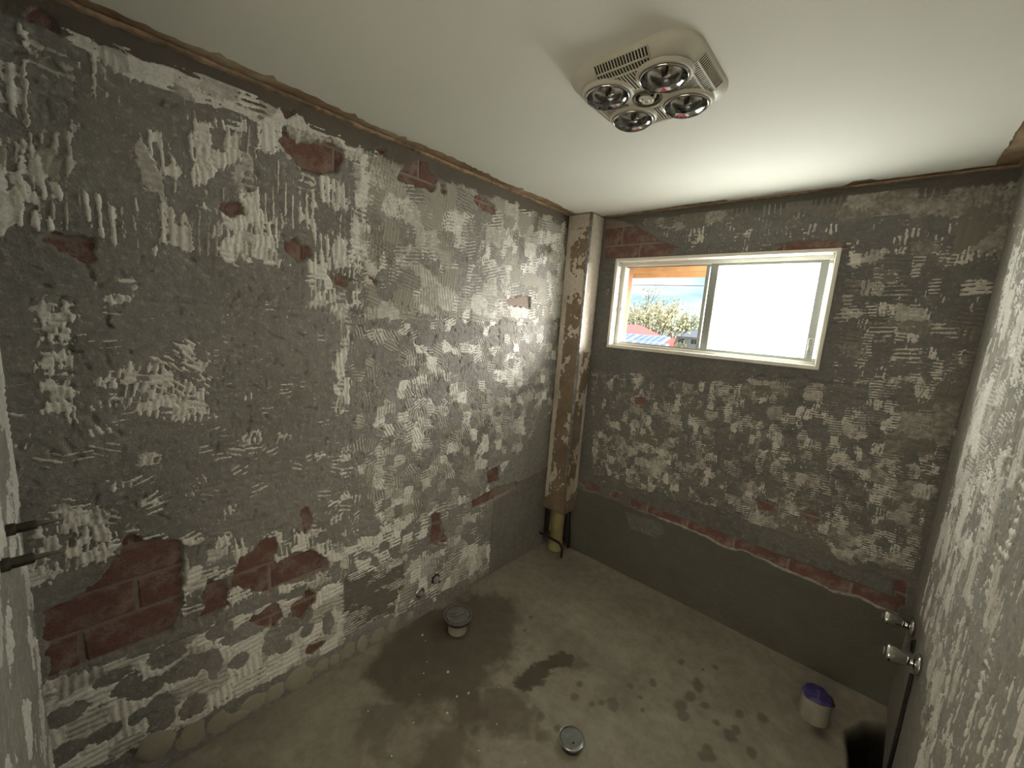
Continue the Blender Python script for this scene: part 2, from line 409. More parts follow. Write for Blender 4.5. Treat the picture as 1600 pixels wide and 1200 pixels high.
# ---- left wall
au = np.linspace(YN-.02, .02, 640); av = np.linspace(-.02, H+.02, 600)
U, V = np.meshgrid(au, av)
h = .0035*fbm(U, V, .35, 11, 3)+.0012*fbm(U, V, .045, 21, 3)+.0009*fbm(U, V, .014, 23, 2)
hole = np.zeros(U.shape)
tint = sstep(2.31, 2.325, V+.012*fbm(U, V, .1, 31, 3)+.0*U)*.9
tint = np.maximum(tint, .75*sstep(.0, .01, sdpoly(PL([(536, 898), (632, 868), (633, 952), (536, 990)]), U, V)))
L_HOLES_PX = [
 [(64, 958), (105, 942), (150, 910), (180, 868), (198, 832), (225, 842), (283, 842), (284, 890), (290, 930), (280, 960), (270, 990), (220, 1009), (136, 1040), (73, 1064)],
 [(411, 843), (431, 840), (437, 857), (431, 878), (463, 863), (490, 860), (517, 872), (516, 890), (472, 907), (440, 916), (422, 929), (396, 927), (363, 917), (366, 892), (376, 872), (390, 863)],
 [(315, 935), (325, 908), (345, 903), (360, 920), (355, 945), (340, 965), (315, 970)],
 [(411, 954), (428, 942), (443, 948), (440, 965), (428, 980), (396, 980), (387, 971)],
 [(452, 948), (481, 922), (495, 927), (492, 942), (475, 957), (472, 968), (459, 965)],
 [(475, 1021), (481, 1006), (507, 1000), (508, 1009), (487, 1024)],
 [(432, 220), (447, 192), (455, 215), (465, 225), (490, 220), (520, 217), (535, 232), (537, 255), (527, 272), (490, 272), (472, 265), (455, 247)],
 [(440, 168), (458, 172), (458, 187), (445, 184)],
 [(341, 320), (355, 308), (378, 315), (384, 330), (368, 344), (350, 335)],
 [(440, 378), (460, 372), (480, 385), (490, 400), (465, 410), (445, 398)],
 [(620, 280), (632, 257), (650, 250), (665, 254), (672, 270), (682, 280), (682, 300), (660, 295), (635, 287)],
 [(687, 285), (699, 284), (699, 305), (687, 300)],
 [(742, 302), (757, 305), (777, 327), (775, 336), (760, 330), (741, 320)],
 [(587, 232), (597, 225), (607, 235), (605, 245), (592, 240)],
 [(835, 340), (842, 340), (841, 360), (834, 360)],
 [(852, 387), (860, 382), (864, 392), (856, 395)],
 [(790, 470), (805, 462), (828, 463), (829, 482), (812, 480), (795, 478)],
 [(517, 432), (530, 428), (552, 437), (540, 452), (520, 447)],
 [(572, 428), (583, 428), (595, 442), (588, 446), (573, 438)],
 [(52, 372), (85, 362), (150, 372), (152, 405), (140, 417), (110, 400), (82, 387)],
 [(762, 735), (780, 728), (780, 752), (762, 757)],
 [(737, 782), (775, 762), (807, 752), (807, 762), (775, 780), (737, 797)],
 [(675, 805), (687, 800), (690, 822), (700, 840), (697, 850), (672, 852), (672, 830)],
 [(30, 14), (60, 6), (84, 26), (90, 52), (70, 44), (40, 30)],
 [(468, 800), (480, 790), (490, 815), (478, 835), (468, 825)],
]
L_HOLES = [PL(p) for p in L_HOLES_PX]
# smooth cement patch beside the pipe casing, proud of the old render
sm_l = sstep(-.004, .004, np.minimum(U+.70+.012*fbm(U, V, .08, 41, 3), .60+.05*(U+.7)-V+.01*fbm(U, V, .07, 42, 3)))
h = h*(1-.7*sm_l)+.005*sm_l; tint = np.maximum(tint, .35*sm_l)
gouges(au, av, h, 520, (YN, -.72, .05, 2.3), 5)
gouges(au, av, h, 120, (YN, -.3, .9, 2.3), 6, .006, .013, .010, .022, .4)
gouges(au, av, h, 380, (YN, -.5, .75, 1.75), 9, .006, .014, .007, .022, .7)
gouges(au, av, h, 160, (YN, -.3, .1, 2.3), 8, .002, .005, .02, .06, .3)
# horizontal tile-joint scores and the flat mortar strip over the lower tile row
for zz, dp in ((.505, .0), (1.665, .0025), (1.03, .002), (.86, .002), (2.0, .0015)):
    h += -dp*np.exp(-((V-zz-.004*fbm(U, V, .3, 51, 2))/.006)**2)
carve(au, av, h, hole, L_HOLES, seed=300)
strip = np.exp(-((V-.505)/.017)**4)*(U < -1.70)
h += .0045*strip*(1-hole)
# dark chase behind the pipe
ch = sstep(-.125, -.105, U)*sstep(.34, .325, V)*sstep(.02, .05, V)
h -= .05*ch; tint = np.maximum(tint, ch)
wall_left = relief_wall('wall_left', au, av, h, hole, tint, to_left, [M_LEFT, M_OUTBRICK], [((-.16, YN-.2, -.1), (-.065, .28, H+.1), 0)], flip=False)
tag(wall_left, 'long cement-rendered wall with exposed brick and torn tile adhesive', 'wall')
def ml(uc, zc, dep): return Matrix(((0, 0, 1, dep), (1, 0, 0, uc), (0, 1, 0, zc), (0, 0, 0, 1)))
lay_bricks(wall_left, L_HOLES, .535, -2.506-.26*8, ml, (YN, 0))

t_ = np.linspace(0, 1, 800); bu = YN+(-YN)*(.72*t_+.28*t_**2)       # finer towards the camera
bv = np.linspace(.0, 2.36, 740)
hb = interp2(au, av, h, bu, bv); hob = interp2(au, av, hole, bu, bv); smb = interp2(au, av, sm_l, bu, bv)
BU, BV = np.meshgrid(bu, bv)
def z_(px, d, conv=PL, **k): return dict(p=conv(px), d=d, **k)
L_CUT = [(262, 1023, 16, 15), (293, 1043, 22, 14), (176, 1058, 15, 8), (201, 1070, 12, 12), (230, 1074, 14, 11), (252, 1113, 12, 22), (303, 1103, 12, 14), (334, 1035, 7, 22), (373, 1033, 10, 11), (426, 1000, 11, 20), (465, 969, 20, 16), (101, 1117, 16, 10), (168, 1144, 12, 9), (390, 984, 32, 11), (512, 973, 7, 16), (96, 1180, 15, 11), (345, 985, 12, 12), (445, 1012, 8, 8), (480, 985, 9, 10), (215, 1120, 8, 8)]
ZL = [
 z_([(-40, 20), (90, 58), (300, 140), (560, 245), (560, 420), (300, 400), (-40, 340)], .36, cell=(.062, .115), ang=90, amix=.10, tone=.72, pitch=.024, jit=8, big=.10),
 z_([(95, 40), (160, 70), (215, 90), (300, 125), (365, 130), (440, 178), (560, 234), (565, 250), (470, 212), (420, 192), (360, 162), (300, 146), (210, 115), (150, 88), (110, 64)], .95, ang=0, amix=.2, tone=.72, ridge=.5),
 z_([(558, 235), (580, 240), (572, 330), (570, 425), (550, 430), (556, 330)], .82, cell=(.03, .05), ang=0, tone=.8),
 z_([(525, 478), (545, 478), (542, 640), (527, 640)], .72, cell=(.03, .06), tone=.85),
 z_([(490, 380), (565, 365), (560, 480), (480, 470)], .52, cell=(.04, .05), tone=.8),
 z_([(575, 250), (700, 290), (880, 350), (880, 500), (575, 492)], .80, cell=(.11, .095), ang=0, amix=.45, jit=40, tone=.22, tvar=.9, pitch=.016),
 z_([(570, 240), (640, 262), (625, 350), (600, 410), (572, 420)], .80, cell=(.16, .2), ang=100, amix=.1, jit=60, tone=.28, pitch=.016),
 z_([(575, 300), (880, 370), (880, 500), (575, 492)], .33, cell=(.045, .075), ang=0, amix=.2, tone=.95, tvar=.3, pitch=.016),
 z_([(555, 490), (880, 505), (862, 640), (760, 770), (600, 830), (555, 720)], .47, cell=(.055, .055), ang=90, amix=.4, jit=70, tone=.5, ridge=.6, pitch=.014),
 z_([(62, 478), (105, 478), (100, 525), (70, 530)], .8, cell=(.02, .02), tone=.85),
 z_([(75, 560), (105, 560), (108, 650), (80, 640)], .75, cell=(.02, .03), tone=.85),
 z_([(158, 588), (240, 573), (312, 608), (332, 652), (250, 652), (170, 622)], .74, cell=(.03, .03), ang=80, tone=.95, ridge=.6),
 z_([(235, 565), (300, 540), (330, 600), (280, 625)], .5, cell=(.03, .03), ang=-40, amix=0, tone=.95, ridge=.7),
 z_([(325, 325), (400, 318), (435, 405), (350, 405)], .66, cell=(.03, .04), tone=.9),
 z_([(300, 190), (375, 180), (375, 240), (310, 280)], .6, cell=(.04, .06), tone=.75),
 z_([(160, 435), (200, 430), (198, 470), (165, 470)], .7, cell=(.03, .03), tone=.8),
 z_([(20, 480), (540, 480), (540, 700), (20, 650)], .07, cell=(.05, .035), ang=0, tone=.9),
 z_([(20, 640), (560, 690), (560, 860), (300, 850), (200, 830), (20, 800)], .20, cell=(.05, .035), ang=0, amix=.4, jit=60, tone=.85),
 z_([(60, 1080), (530, 912), (535, 1002), (180, 1184), (80, 1220)], .95, cell=(.085, .075), ang=0, amix=.35, tone=.60, pitch=.021, ridge=.30, cut=L_CUT),
 z_([(640, 880), (770, 846), (768, 885), (640, 952), (618, 965)], .80, cell=(.06, .08), ang=0, tone=.52),
 z_([(540, 850), (765, 760), (760, 850), (640, 880), (540, 900)], .45, cell=(.06, .05), ang=0, tone=.5),
 z_([(285, 850), (370, 842), (540, 830), (540, 900), (290, 960)], .6, cell=(.05, .05), ang=90, tone=.75),
 z_([(536, 900), (632, 868), (632, 950), (536, 990)], .27, cell=(.12, .05), ang=0, amix=0, tone=.5, ridge=.7, pitch=.012),
 z_([(95, 800), (160, 798), (172, 868), (120, 895), (50, 905), (38, 880)], .8, cell=(.03, .03), tone=.7),
 z_([(-40, 218), (78, 230), (88, 300), (-40, 312)], .9, ang=90, amix=0, tone=.55, pitch=.034, ridge=.7),
 z_([(-40, 300), (45, 298), (40, 352), (-40, 352)], .85, ang=90, amix=0, tone=.55, pitch=.034),
]
a, rd, tone = adhesive(bu, bv, ZL, 1000, blocked=hob*2.5+smb*2)
adh_mesh('tile_adhesive', bu, bv, hb, a, rd, tone, to_left, M_ADH, wall_left)

# ---- back wall with the window opening
WX0, WX1, WZ0, WZ1 = .311, 1.464, 1.553, 2.1205
def seg(pts, step):
    out = [np.array([pts[0]])]
    for p, q in zip(pts[:-1], pts[1:]): out.append(np.linspace(p, q, max(2, int(round((q-p)/step))+1))[1:])
    return np.concatenate(out)
au = seg([-.02, WX0, WX1, W+.02], .0045); av = seg([-.02, WZ0, WZ1, H+.02], .0045)
U, V = np.meshgrid(au, av)
h = .003*fbm(U, V, .3, 111, 3)+.0014*fbm(U, V, .04, 121, 3)+.0009*fbm(U, V, .014, 123, 2)
hole = np.zeros(U.shape); tint = .85*sstep(2.325, 2.345, V+.01*fbm(U, V, .1, 131, 3))
edge = .505-.028*sstep(.5, 1.9, U)+.018*fbm(U, V*0, .10, 141, 3)
sk = sstep(-.003, .003, edge-V)
B_HOLES_PX = [
 [(944, 342), (975, 345), (990, 352), (1012, 362), (1030, 375), (1060, 388), (1040, 402), (944, 405)],
 [(1205, 385), (1240, 378), (1300, 372), (1330, 385), (1318, 392), (1210, 396)],
 [(905, 752), (925, 752), (938, 762), (935, 770), (915, 766)],
 [(950, 763), (973, 768), (975, 783), (952, 776)],
 [(1180, 782), (1200, 780), (1215, 790), (1205, 800), (1185, 798)],
 [(1248, 795), (1270, 798), (1285, 812), (1275, 822), (1252, 808)],
 [(1290, 895), (1300, 890), (1305, 905), (1298, 910)],
 [(1395, 905), (1420, 908), (1415, 950), (1398, 945)],
 [(990, 622), (1008, 620), (1008, 634), (992, 632)],
]
B_HOLES = [PB(p) for p in B_HOLES_PX]
x_ = np.linspace(.60, 1.93, 40)
gap = [(x, .558-.010*(x-.6)/1.3) for x in x_]+[(x, .47-.02*(x-.6)/1.3) for x in x_[::-1]]
B_HOLES.append(gap)
gouges(au, av, h, 420, (.2, W, .64, 2.3), 15, vert=.2)
gouges(au, av, h, 160, (1.0, W, .64, 1.5), 16, .004, .012, .01, .04, .1)
for zz, dp in ((1.49, .004), (.66, .001), (1.9, .002), (1.1, .003)):
    h += -dp*np.exp(-((V-zz-.004*fbm(U, V, .3, 151, 2))/.010)**2)*(U > (1.35 if zz > 1.2 else .5))
carve(au, av, h, hole, B_HOLES, seed=400, depth=.0125, rag=.006)
# cement upstand along the floor, standing a little proud, with a ragged top edge
h = h*(1-sk)+(.006+.002*fbm(U, V, .25, 161, 3))*sk; hole *= 1-sk; tint = np.maximum(tint, sk*(.85+.15*fbm(U, V, .2, 165, 2)))
tint = tint*(1-sstep(-.004, .004, sdpoly(PB([(978, 800), (1034, 816), (1038, 834), (1022, 838), (985, 826)]), U, V)+.008*fbm(U, V, .05, 166, 2)))
# oval float marks on the strip above the brick course
for k in range(9):
    x = 1.0+.085*k; z = .60-.004*k
    tint = np.maximum(tint, .55*sstep(1.15, .8, ((U-x)/.016)**2+((V-z)/.022)**2))
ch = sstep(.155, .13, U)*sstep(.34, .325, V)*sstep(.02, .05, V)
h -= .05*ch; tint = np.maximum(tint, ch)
uc, vc = (au[:-1]+au[1:])/2, (av[:-1]+av[1:])/2
keep = ~((uc[None, :] > WX0) & (uc[None, :] < WX1) & (vc[:, None] > WZ0) & (vc[:, None] < WZ1))
OW = .25
cores = [((-.16, .065, -.1), (WX0, OW, H+.1), 1), ((WX1, .065, -.1), (W+.16, OW, H+.1), 1), ((WX0, .065, -.1), (WX1, OW, WZ0), 1), ((WX0, .065, WZ1), (WX1, OW, H+.1), 1)]
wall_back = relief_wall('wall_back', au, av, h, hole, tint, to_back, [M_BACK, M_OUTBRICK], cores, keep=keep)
tag(wall_back, 'dark grey window wall with combed adhesive scraps and brick course', 'wall')
def mbk(uc, zc, dep): return Matrix(((1, 0, 0, uc), (0, 0, -1, -dep), (0, 1, 0, zc), (0, 0, 0, 1)))
lay_bricks(wall_back, B_HOLES, .458, -.065, mbk, (0, W), (WX0, WX1, WZ1))
bu = np.linspace(.16, W, 500); bv = np.linspace(.40, 2.36, 520)
hb = interp2(au, av, h, bu, bv); hob = interp2(au, av, hole, bu, bv); skb = interp2(au, av, sk, bu, bv)
BU, BV = np.meshgrid(bu, bv)
blk = hob*2.5+skb*2+3*((BU > WX0-.008) & (BU < WX1+.008) & (BV > WZ0-.008) & (BV < WZ1+.008))
ZB = [
 z_([(925, 585), (1290, 610), (1500, 570), (1425, 890), (1180, 810), (930, 740)], .31, PB, cell=(.032, .05), ang=0, amix=.15, tone=.95, tvar=.3, ridge=.5, pitch=.012),
 z_([(1330, 400), (1540, 380), (1500, 600), (1300, 600)], .2, PB, cell=(.035, .055), ang=0, amix=.3, tone=.95, tvar=.3, ridge=.5, pitch=.014),
 z_([(925, 580), (1290, 605), (1520, 570), (1425, 905), (1370, 890), (1180, 820), (1060, 775), (930, 750)], .42, PB, cell=(.065, .06), ang=0, amix=.25, tone=.22, tvar=.8, ridge=.5, pitch=.012),
 z_([(925, 700), (1300, 700), (1460, 740), (1425, 900), (1180, 815), (930, 745)], .42, PB, cell=(.05, .05), ang=0, amix=.3, tone=.28, ridge=.55, pitch=.012),
 z_([(1330, 395), (1560, 370), (1520, 600), (1300, 600)], .42, PB, cell=(.09, .06), ang=0, amix=.3, tone=.28, ridge=.5),
 z_([(1130, 322), (1300, 302), (1600, 285), (1590, 335), (1330, 335), (1130, 340)], .78, PB, cell=(.12, .10), ang=90, amix=.15, tone=.15, tvar=.5, pitch=.024),
 z_([(1010, 345), (1130, 330), (1130, 345), (1010, 358)], .85, PB, ang=5, amix=0, tone=.2, tvar=.4),
 z_([(1500, 290), (1600, 285), (1560, 400), (1500, 390)], .7, PB, cell=(.12, .10), ang=90, amix=.1, tone=.1, tvar=.5, pitch=.026),
 z_([(1010, 350), (1320, 330), (1320, 388), (1010, 398)], .2, PB, cell=(.04, .04), ang=90, tone=.6),
 z_([(1330, 335), (1500, 340), (1490, 395), (1330, 395)], .15, PB, cell=(.04, .04), ang=90, tone=.6),
 z_([(1400, 600), (1500, 600), (1470, 700), (1390, 700)], .7, PB, cell=(.1, .1), ang=90, amix=.1, tone=.18, tvar=.5, pitch=.011),
 z_([(940, 410), (960, 410), (945, 560), (932, 560)], .1, PB, cell=(.04, .04), ang=90, tone=.6),
]
a, rd, tone = adhesive(bu, bv, ZB, 2000, blocked=blk)
# pale squeezed bead along the top of the upstand
eb = interp2(au, av, np.broadcast_to(edge, U.shape).copy(), bu, bv)
bead = .45-np.abs(BV-eb+.001)/.0045*.5+.3*fbm(BU, BV, .05, 171, 2)
bead = np.where((BU > .8) & (BU < 1.93), bead, -1)
tone = np.where(bead > a, .35, tone); a = np.maximum(a, bead)
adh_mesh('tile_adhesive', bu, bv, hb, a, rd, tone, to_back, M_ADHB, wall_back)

# ---- right wall
au = np.linspace(-2.0, .02, 400); av = np.linspace(-.35, H+.02, 560)
U, V = np.meshgrid(au, av)
h = .003*fbm(U, V, .3, 211, 3)+.0012*fbm(U, V, .04, 221, 3)+.0008*fbm(U, V, .014, 223, 2)
hole = np.zeros(U.shape); tint = .6*sstep(2.33, 2.345, V)
sm_r = sstep(-.02, .03, np.minimum(.62-V+.03*fbm(U, V, .12, 241, 3), U+.75+.06*fbm(U, V, .12, 242, 3)))
sm_r = np.maximum(sm_r, sstep(-.22, -.16, U)*.6)
h *= 1-.6*sm_r; tint = np.maximum(tint, .5*sm_r)
gouges(au, av, h, 700, (-1.9, -.15, .3, 2.3), 25, .005, .014, .008, .035, .9)
# chased groove below the tap and the spout socket
gr = np.exp(-((U+.40+.12*(.42-V)*.3)/.006)**2)*sstep(.44, .42, V)*sstep(.0, .03, V)
h -= .02*gr; tint = np.maximum(tint, gr)
hl = sstep(.030, .024, np.hypot(U+.245, V-.487)); h -= .03*hl; hole = np.maximum(hole, hl)
wall_right = relief_wall('wall_right', au, av, h, hole, tint, to_right, [M_RIGHT, M_OUTBRICK], [((W+.065, YN-.2, -.4), (W+.16, .25, H+.1), 0), ((W, YN-.12, -.1), (W+.06, -1.98, H+.1), 0)], flip=True)
tag(wall_right, 'pale scraped wall with streaky adhesive carrying the low taps', 'wall')
bu = np.linspace(-1.9, -.02, 420); bv = np.linspace(.1, 2.36, 560)
hb = interp2(au, av, h, bu, bv); BU, BV = np.meshgrid(bu, bv)
smb = interp2(au, av, sm_r, bu, bv)
ZR = [
 dict(p=[(-1.9, .3), (-.6, .62), (-.22, .62), (-.22, 2.33), (-1.9, 2.33)], d=.11, cell=(.024, .085), ang=90, amix=0, tone=.9, tvar=.4, ridge=.3, pitch=.03, fib=6, big=.1),
 dict(p=[(-1.9, .3), (-.5, .62), (-.2, .62), (-.2, 2.33), (-1.9, 2.33)], d=.26, cell=(.045, .17), ang=90, amix=.1, tone=.8, ridge=.5, pitch=.03, fib=6),
 dict(p=[(-.85, 1.0), (-.28, 1.1), (-.28, 1.9), (-.8, 1.9)], d=.42, cell=(.09, .08), ang=20, amix=.3, jit=50, tone=.75, ridge=.55, pitch=.014),
 dict(p=[(-.9, .25), (-.55, .3), (-.5, .75), (-.8, .75)], d=.62, cell=(.05, .12), ang=90, amix=.1, tone=.55),
 dict(p=[(-.5, .5), (-.05, .6), (-.05, 2.3), (-.3, 2.3)], d=.16, cell=(.03, .09), ang=90, amix=0, tone=.4),
]
a, rd, tone = adhesive(bu, bv, ZR, 3000, blocked=smb*.9)
adh_mesh('tile_adhesive', bu, bv, hb, a, rd, tone, to_right, M_ADHR, wall_right, flip=True)

# ---- near wall (beside the doorway the photograph is taken from)
DX = .86
au = np.linspace(-.02, DX, 150); av = np.linspace(-.02, H+.02, 420)
U, V = np.meshgrid(au, av)
h = .002*fbm(U, V, .3, 311, 3)+.0008*fbm(U, V, .03, 321, 3); hole = np.zeros(U.shape); tint = 0*U
wall_near = relief_wall('wall_front', au, av, h, hole, tint, to_near, [M_RIGHT], [((-.16, YN-.12, -.1), (DX, YN-.01, H+.1), 0), ((1.82, YN-.12, -.1), (W+.16, YN-.004, H+.1), 0), ((DX, YN-.12, 2.08), (1.82, YN-.004, H+.1), 0)], flip=True)
tag(wall_near, 'pale rendered wall end beside the doorway with two tap spindles', 'wall')
bu = np.linspace(0, DX-.01, 190); bv = np.linspace(.05, 2.3, 600); BU, BV = np.meshgrid(bu, bv)
hb = interp2(au, av, h, bu, bv)
a, rd, tone = adhesive(bu, bv, [dict(p=[(0.0, .05), (DX, .05), (DX, 2.3), (0.0, 2.3)], d=.36, cell=(.10, .12), ang=90, amix=.1, tone=.85, ridge=.4)], 4000)
adh_mesh('tile_adhesive', bu, bv, hb, a, rd, tone, to_near, M_ADHR, wall_near, flip=True)

# unseen hallway box, added to block blue sky and bounce the fill light
M_HALL = simple('hall_bounce_paint', (.62, .59, .52), .9)
hall = MB().box((.2, -4.66, -.06), (2.5, -4.6, 2.46)).box((.14, -4.66, -.06), (.2, YN-.13, 2.46)).box((2.5, -4.66, -.06), (2.56, YN-.13, 2.46)).box((.14, -4.66, 2.40), (2.56, YN-.13, 2.46)).box((.14, -4.66, -.06), (2.56, YN-.13, -.004)).build('hall_bounce_box', M_HALL)
tag(hall, 'added unseen hallway box behind the doorway that bounces fill light', 'wall', kind='structure')
# ------------------------------------------------------------------ floor
def mat_floor():
    t = NT('concrete_floor')
    c = t.ramp(t.noise(2.2, 6, .6), [(.3, (.25, .222, .175)), (.7, (.35, .318, .255))])
    c = t.mix(t.math('MULTIPLY', t.ramp(t.noise(19, 6, .7), [(.42, 0.), (.68, 1.)]), .5), c, (.18, .155, .115))
    c = t.mix(t.math('MULTIPLY', t.ramp(t.noise(6, 6, .7), [(.5, 0.), (.68, 1.)]), .55), c, (.40, .365, .295))
    c = t.mix(t.math('MULTIPLY', t.ramp(t.noise(75, 4, .7), [(.6, 0.), (.72, 1.)]), .35), c, (.36, .34, .29))
    c = t.mix(t.attr('wet'), c, t.mix(t.noise(12, 5, .65), (.062, .048, .032), (.125, .100, .070)))
    c = t.mix(t.attr('pit'), c, (.018, .016, .013))  # inside of the pit coloured near black to deepen its shade
    t.bump(t.math('ADD', t.noise(190, 4, .7), t.math('MULTIPLY', t.noise(28, 4), 1.2)), .35, .003)
    return t.done(c, t.ramp(t.attr('wet'), [(0, .92), (1, .62)]), spec=.3)
au = np.linspace(-.03, W+.03, 330); av = np.linspace(YN-.05, .03, 420)
U, V = np.meshgrid(au, av)
h = .004*fbm(U, V, .5, 411, 2)+.001*fbm(U, V, .03, 421, 3)
# screed feathered up against the two walls at the pipe corner
h += .012*np.exp(-(U/.06)**2)*sstep(-1.0, -.6, V)+.012*np.exp(-(V/.05)**2)
wet = np.zeros(U.shape)
def stain(px, amt, soft=.03, rag=.05, seed=0, size=.09):
    global wet
    d = sdpoly(PF(px), U, V)+rag*fbm(U, V, size, 500+seed, 4)+.022*fbm(U, V, .022, 540+seed, 3); wet = np.maximum(wet, amt*sstep(-soft, soft, d))
stain([(600, 1000), (650, 960), (735, 930), (800, 935), (810, 990), (790, 1040), (760, 1075), (790, 1130), (740, 1160), (690, 1115), (600, 1100), (575, 1060)], .8, .055, .11, 1, .12)
stain([(570, 1110), (640, 1075), (660, 1130), (590, 1190), (560, 1190)], .55, .04, .08, 2)
stain([(690, 1130), (735, 1140), (720, 1200), (640, 1230), (640, 1195)], .65, .05, .07, 3)
stain([(803, 1062), (850, 1030), (880, 1018), (900, 1030), (895, 1042), (860, 1048), (845, 1072), (810, 1078)], .95, .012, .025, 4, .05)
stain([(760, 1075), (800, 1070), (830, 1110), (850, 1150), (790, 1165), (750, 1130)], .6, .03, .07, 5)
stain([(900, 1018), (925, 1040), (910, 1050), (890, 1045)], .6, .02, .03, 6)
stain([(810, 940), (1000, 1060), (980, 1100), (850, 1020)], .22, .05, .12, 7)
for k, (x, y, r) in enumerate([(985, 1073, 9), (958, 1100, 14), (940, 1098, 7), (925, 1100, 6), (905, 1070, 7), (898, 1090, 9), (1020, 1068, 9), (1090, 1070, 15), (1078, 1090, 12), (1065, 1105, 14), (1068, 1118, 11), (1102, 1102, 9), (1140, 1150, 13), (1192, 1121, 10), (1105, 1178, 15), (1118, 1043, 6), (1098, 1046, 5), (1065, 1035, 8), (1155, 1115, 8), (1120, 1130, 7), (1175, 1177, 10), (870, 1140, 7), (845, 1120, 10), (1000, 1090, 5), (1150, 1142, 9), (820, 985, 7), (830, 965, 6), (1005, 1110, 5)]):
    c = hit(x, y, 2, 0); rr = r/430
    d = 1-np.hypot((U-c[0])/rr, (V-c[1])/(rr*1.25))+.5*fbm(U, V, .035, 600+k, 2); wet = np.maximum(wet, .62*sstep(-.1, .45, d))
wet = np.maximum(wet, .95*np.exp(-((U-1.745)/.035)**2-((V+.385)/.04)**2))
wet = np.maximum(wet, .95*sstep(.11, .06, np.hypot(U-.215, V+1.150)+.02*fbm(U, V, .04, 455, 2)))  # floor darkened in a ring around the connector base
pitp = PF([(1322, 1142), (1350, 1126), (1388, 1132), (1393, 1150)])+[(W+.05, -.36), (W+.05, -.62), (1.86, -.62)]
dp = sdpoly(pitp, U, V)+.006*fbm(U, V, .08, 444, 2)
pit = sstep(-.02, .02, dp); h = h*(1-pit)-.30*sstep(-.012, .085, dp)
gouges(au, av, h, 90, (.1, 1.9, -2.2, -.2), 31, .001, .003, .006, .02)
P = np.stack([U, V, h], -1).reshape(-1, 3)
Q = quads_of(len(av), len(au))
n0 = len(P)
P2 = np.concatenate([P, boxv((-.16, YN-.12, -.55), (W+.16, .25, -.40)), boxv((.9, YN-.13, -.06), (1.9, YN-.04, -.004))])
Q2 = np.concatenate([Q, BOXQ+n0, BOXQ+n0+8])
floor = link('floor', fast_mesh('floor', P2, Q2, np.concatenate([np.ones(len(Q), bool), np.zeros(12, bool)]), attrs={'wet': np.concatenate([wet.ravel(), np.zeros(16)]), 'pit': np.concatenate([pit.ravel(), np.zeros(16)])}), mat_floor())
tag(floor, 'stained concrete floor with damp patches and a dark pit', 'floor', kind='structure')

# ------------------------------------------------------------------ ceiling
M_CEIL = simple('ceiling_paint', (.76, .755, .69), .75, var=.02, scale=2)
def mat_paper():
    t = NT('torn_plasterboard')
    c = t.ramp(t.noise(5, 6, .65), [(.3, (.20, .125, .075)), (.5, (.34, .235, .15)), (.72, (.55, .46, .34))])
    t.bump(t.noise(60, 4), .3, .003); return t.done(c, .95, spec=.1)
M_PAPER = mat_paper()
ceiling = MB().box((-.16, YN-.12, H+.004), (W+.16, .25, H+.10)).build('ceiling', M_PAPER)
tag(ceiling, 'plasterboard ceiling with torn brown paper along the walls', 'ceiling', kind='structure')
def outline():
    pts = []
    for y in np.arange(YN, -.09, .02): pts.append((.078+.010*math.sin(y*9)+random.uniform(-.006, .006)+(.02 if random.random() < .06 else 0), y))
    for x in np.arange(.10, .95, .02): pts.append((x, -.042+random.uniform(-.004, .004)+.012*math.sin(x*5)))
    for x in np.arange(.95, 1.45, .02): pts.append((x, -.025+random.uniform(-.002, .002)))
    for x in np.arange(1.45, 1.88, .02): pts.append((x, -.05+random.uniform(-.004, .004)-(.03 if 1.45 < x < 1.55 else 0)))
    for y in np.arange(-.05, YN, -.02): pts.append((1.888+random.uniform(-.003, .003), y))
    return pts
ol = outline(); n = len(ol); m = MB()
m.add([(x, y, H-.002) for x, y in ol]+[(x, y, H+.004) for x, y in ol], [tuple(range(n))]+[(i, (i+1) % n, n+(i+1) % n, n+i) for i in range(n)])
m.build('painted_face', M_CEIL, ceiling)
# ragged timber/plaster edge strips where the cornice was pulled off
M_TIMBER = simple('brown_timber', (.36, .25, .165), .9, var=.5, scale=14, bump=.4)
def ragged(name, a, b, drop, dep, axis, parent):
    m = MB(); N = 160; vs = []
    for i in range(N+1):
        t = i/N; c = a+(b-a)*t; d = drop*(.55+.45*random.random()); e = dep*(.7+.3*random.random())
        for q, z in ((0, H), (e, H), (e*.8, H-d), (0, H-d*1.1)):
            vs.append((q, c, z) if axis == 'l' else (c, -q, z) if axis == 'b' else (W-q, c, z))
    fs = []
    for i in range(N):
        for k in range(4): fs.append((i*4+k, i*4+(k+1) % 4, i*4+4+(k+1) % 4, i*4+4+k))
    m.add(vs, fs); return m.build(name, M_TIMBER, parent)
for nm, a0, a1, dr, dpth, ax in (('trim_1', YN, -.16, .010, .026, 'l'), ('trim_2', .2, W, .008, .022, 'b'), ('trim_3', YN, -.02, .010, .02, 'r')):
    tag(ragged(nm, a0, a1, dr, dpth, ax, None), {'l': 'ragged brown batten edge along the long adhesive wall', 'b': 'ragged brown batten edge above the window', 'r': 'ragged brown batten edge above the pale wall'}[ax], 'trim', kind='structure')

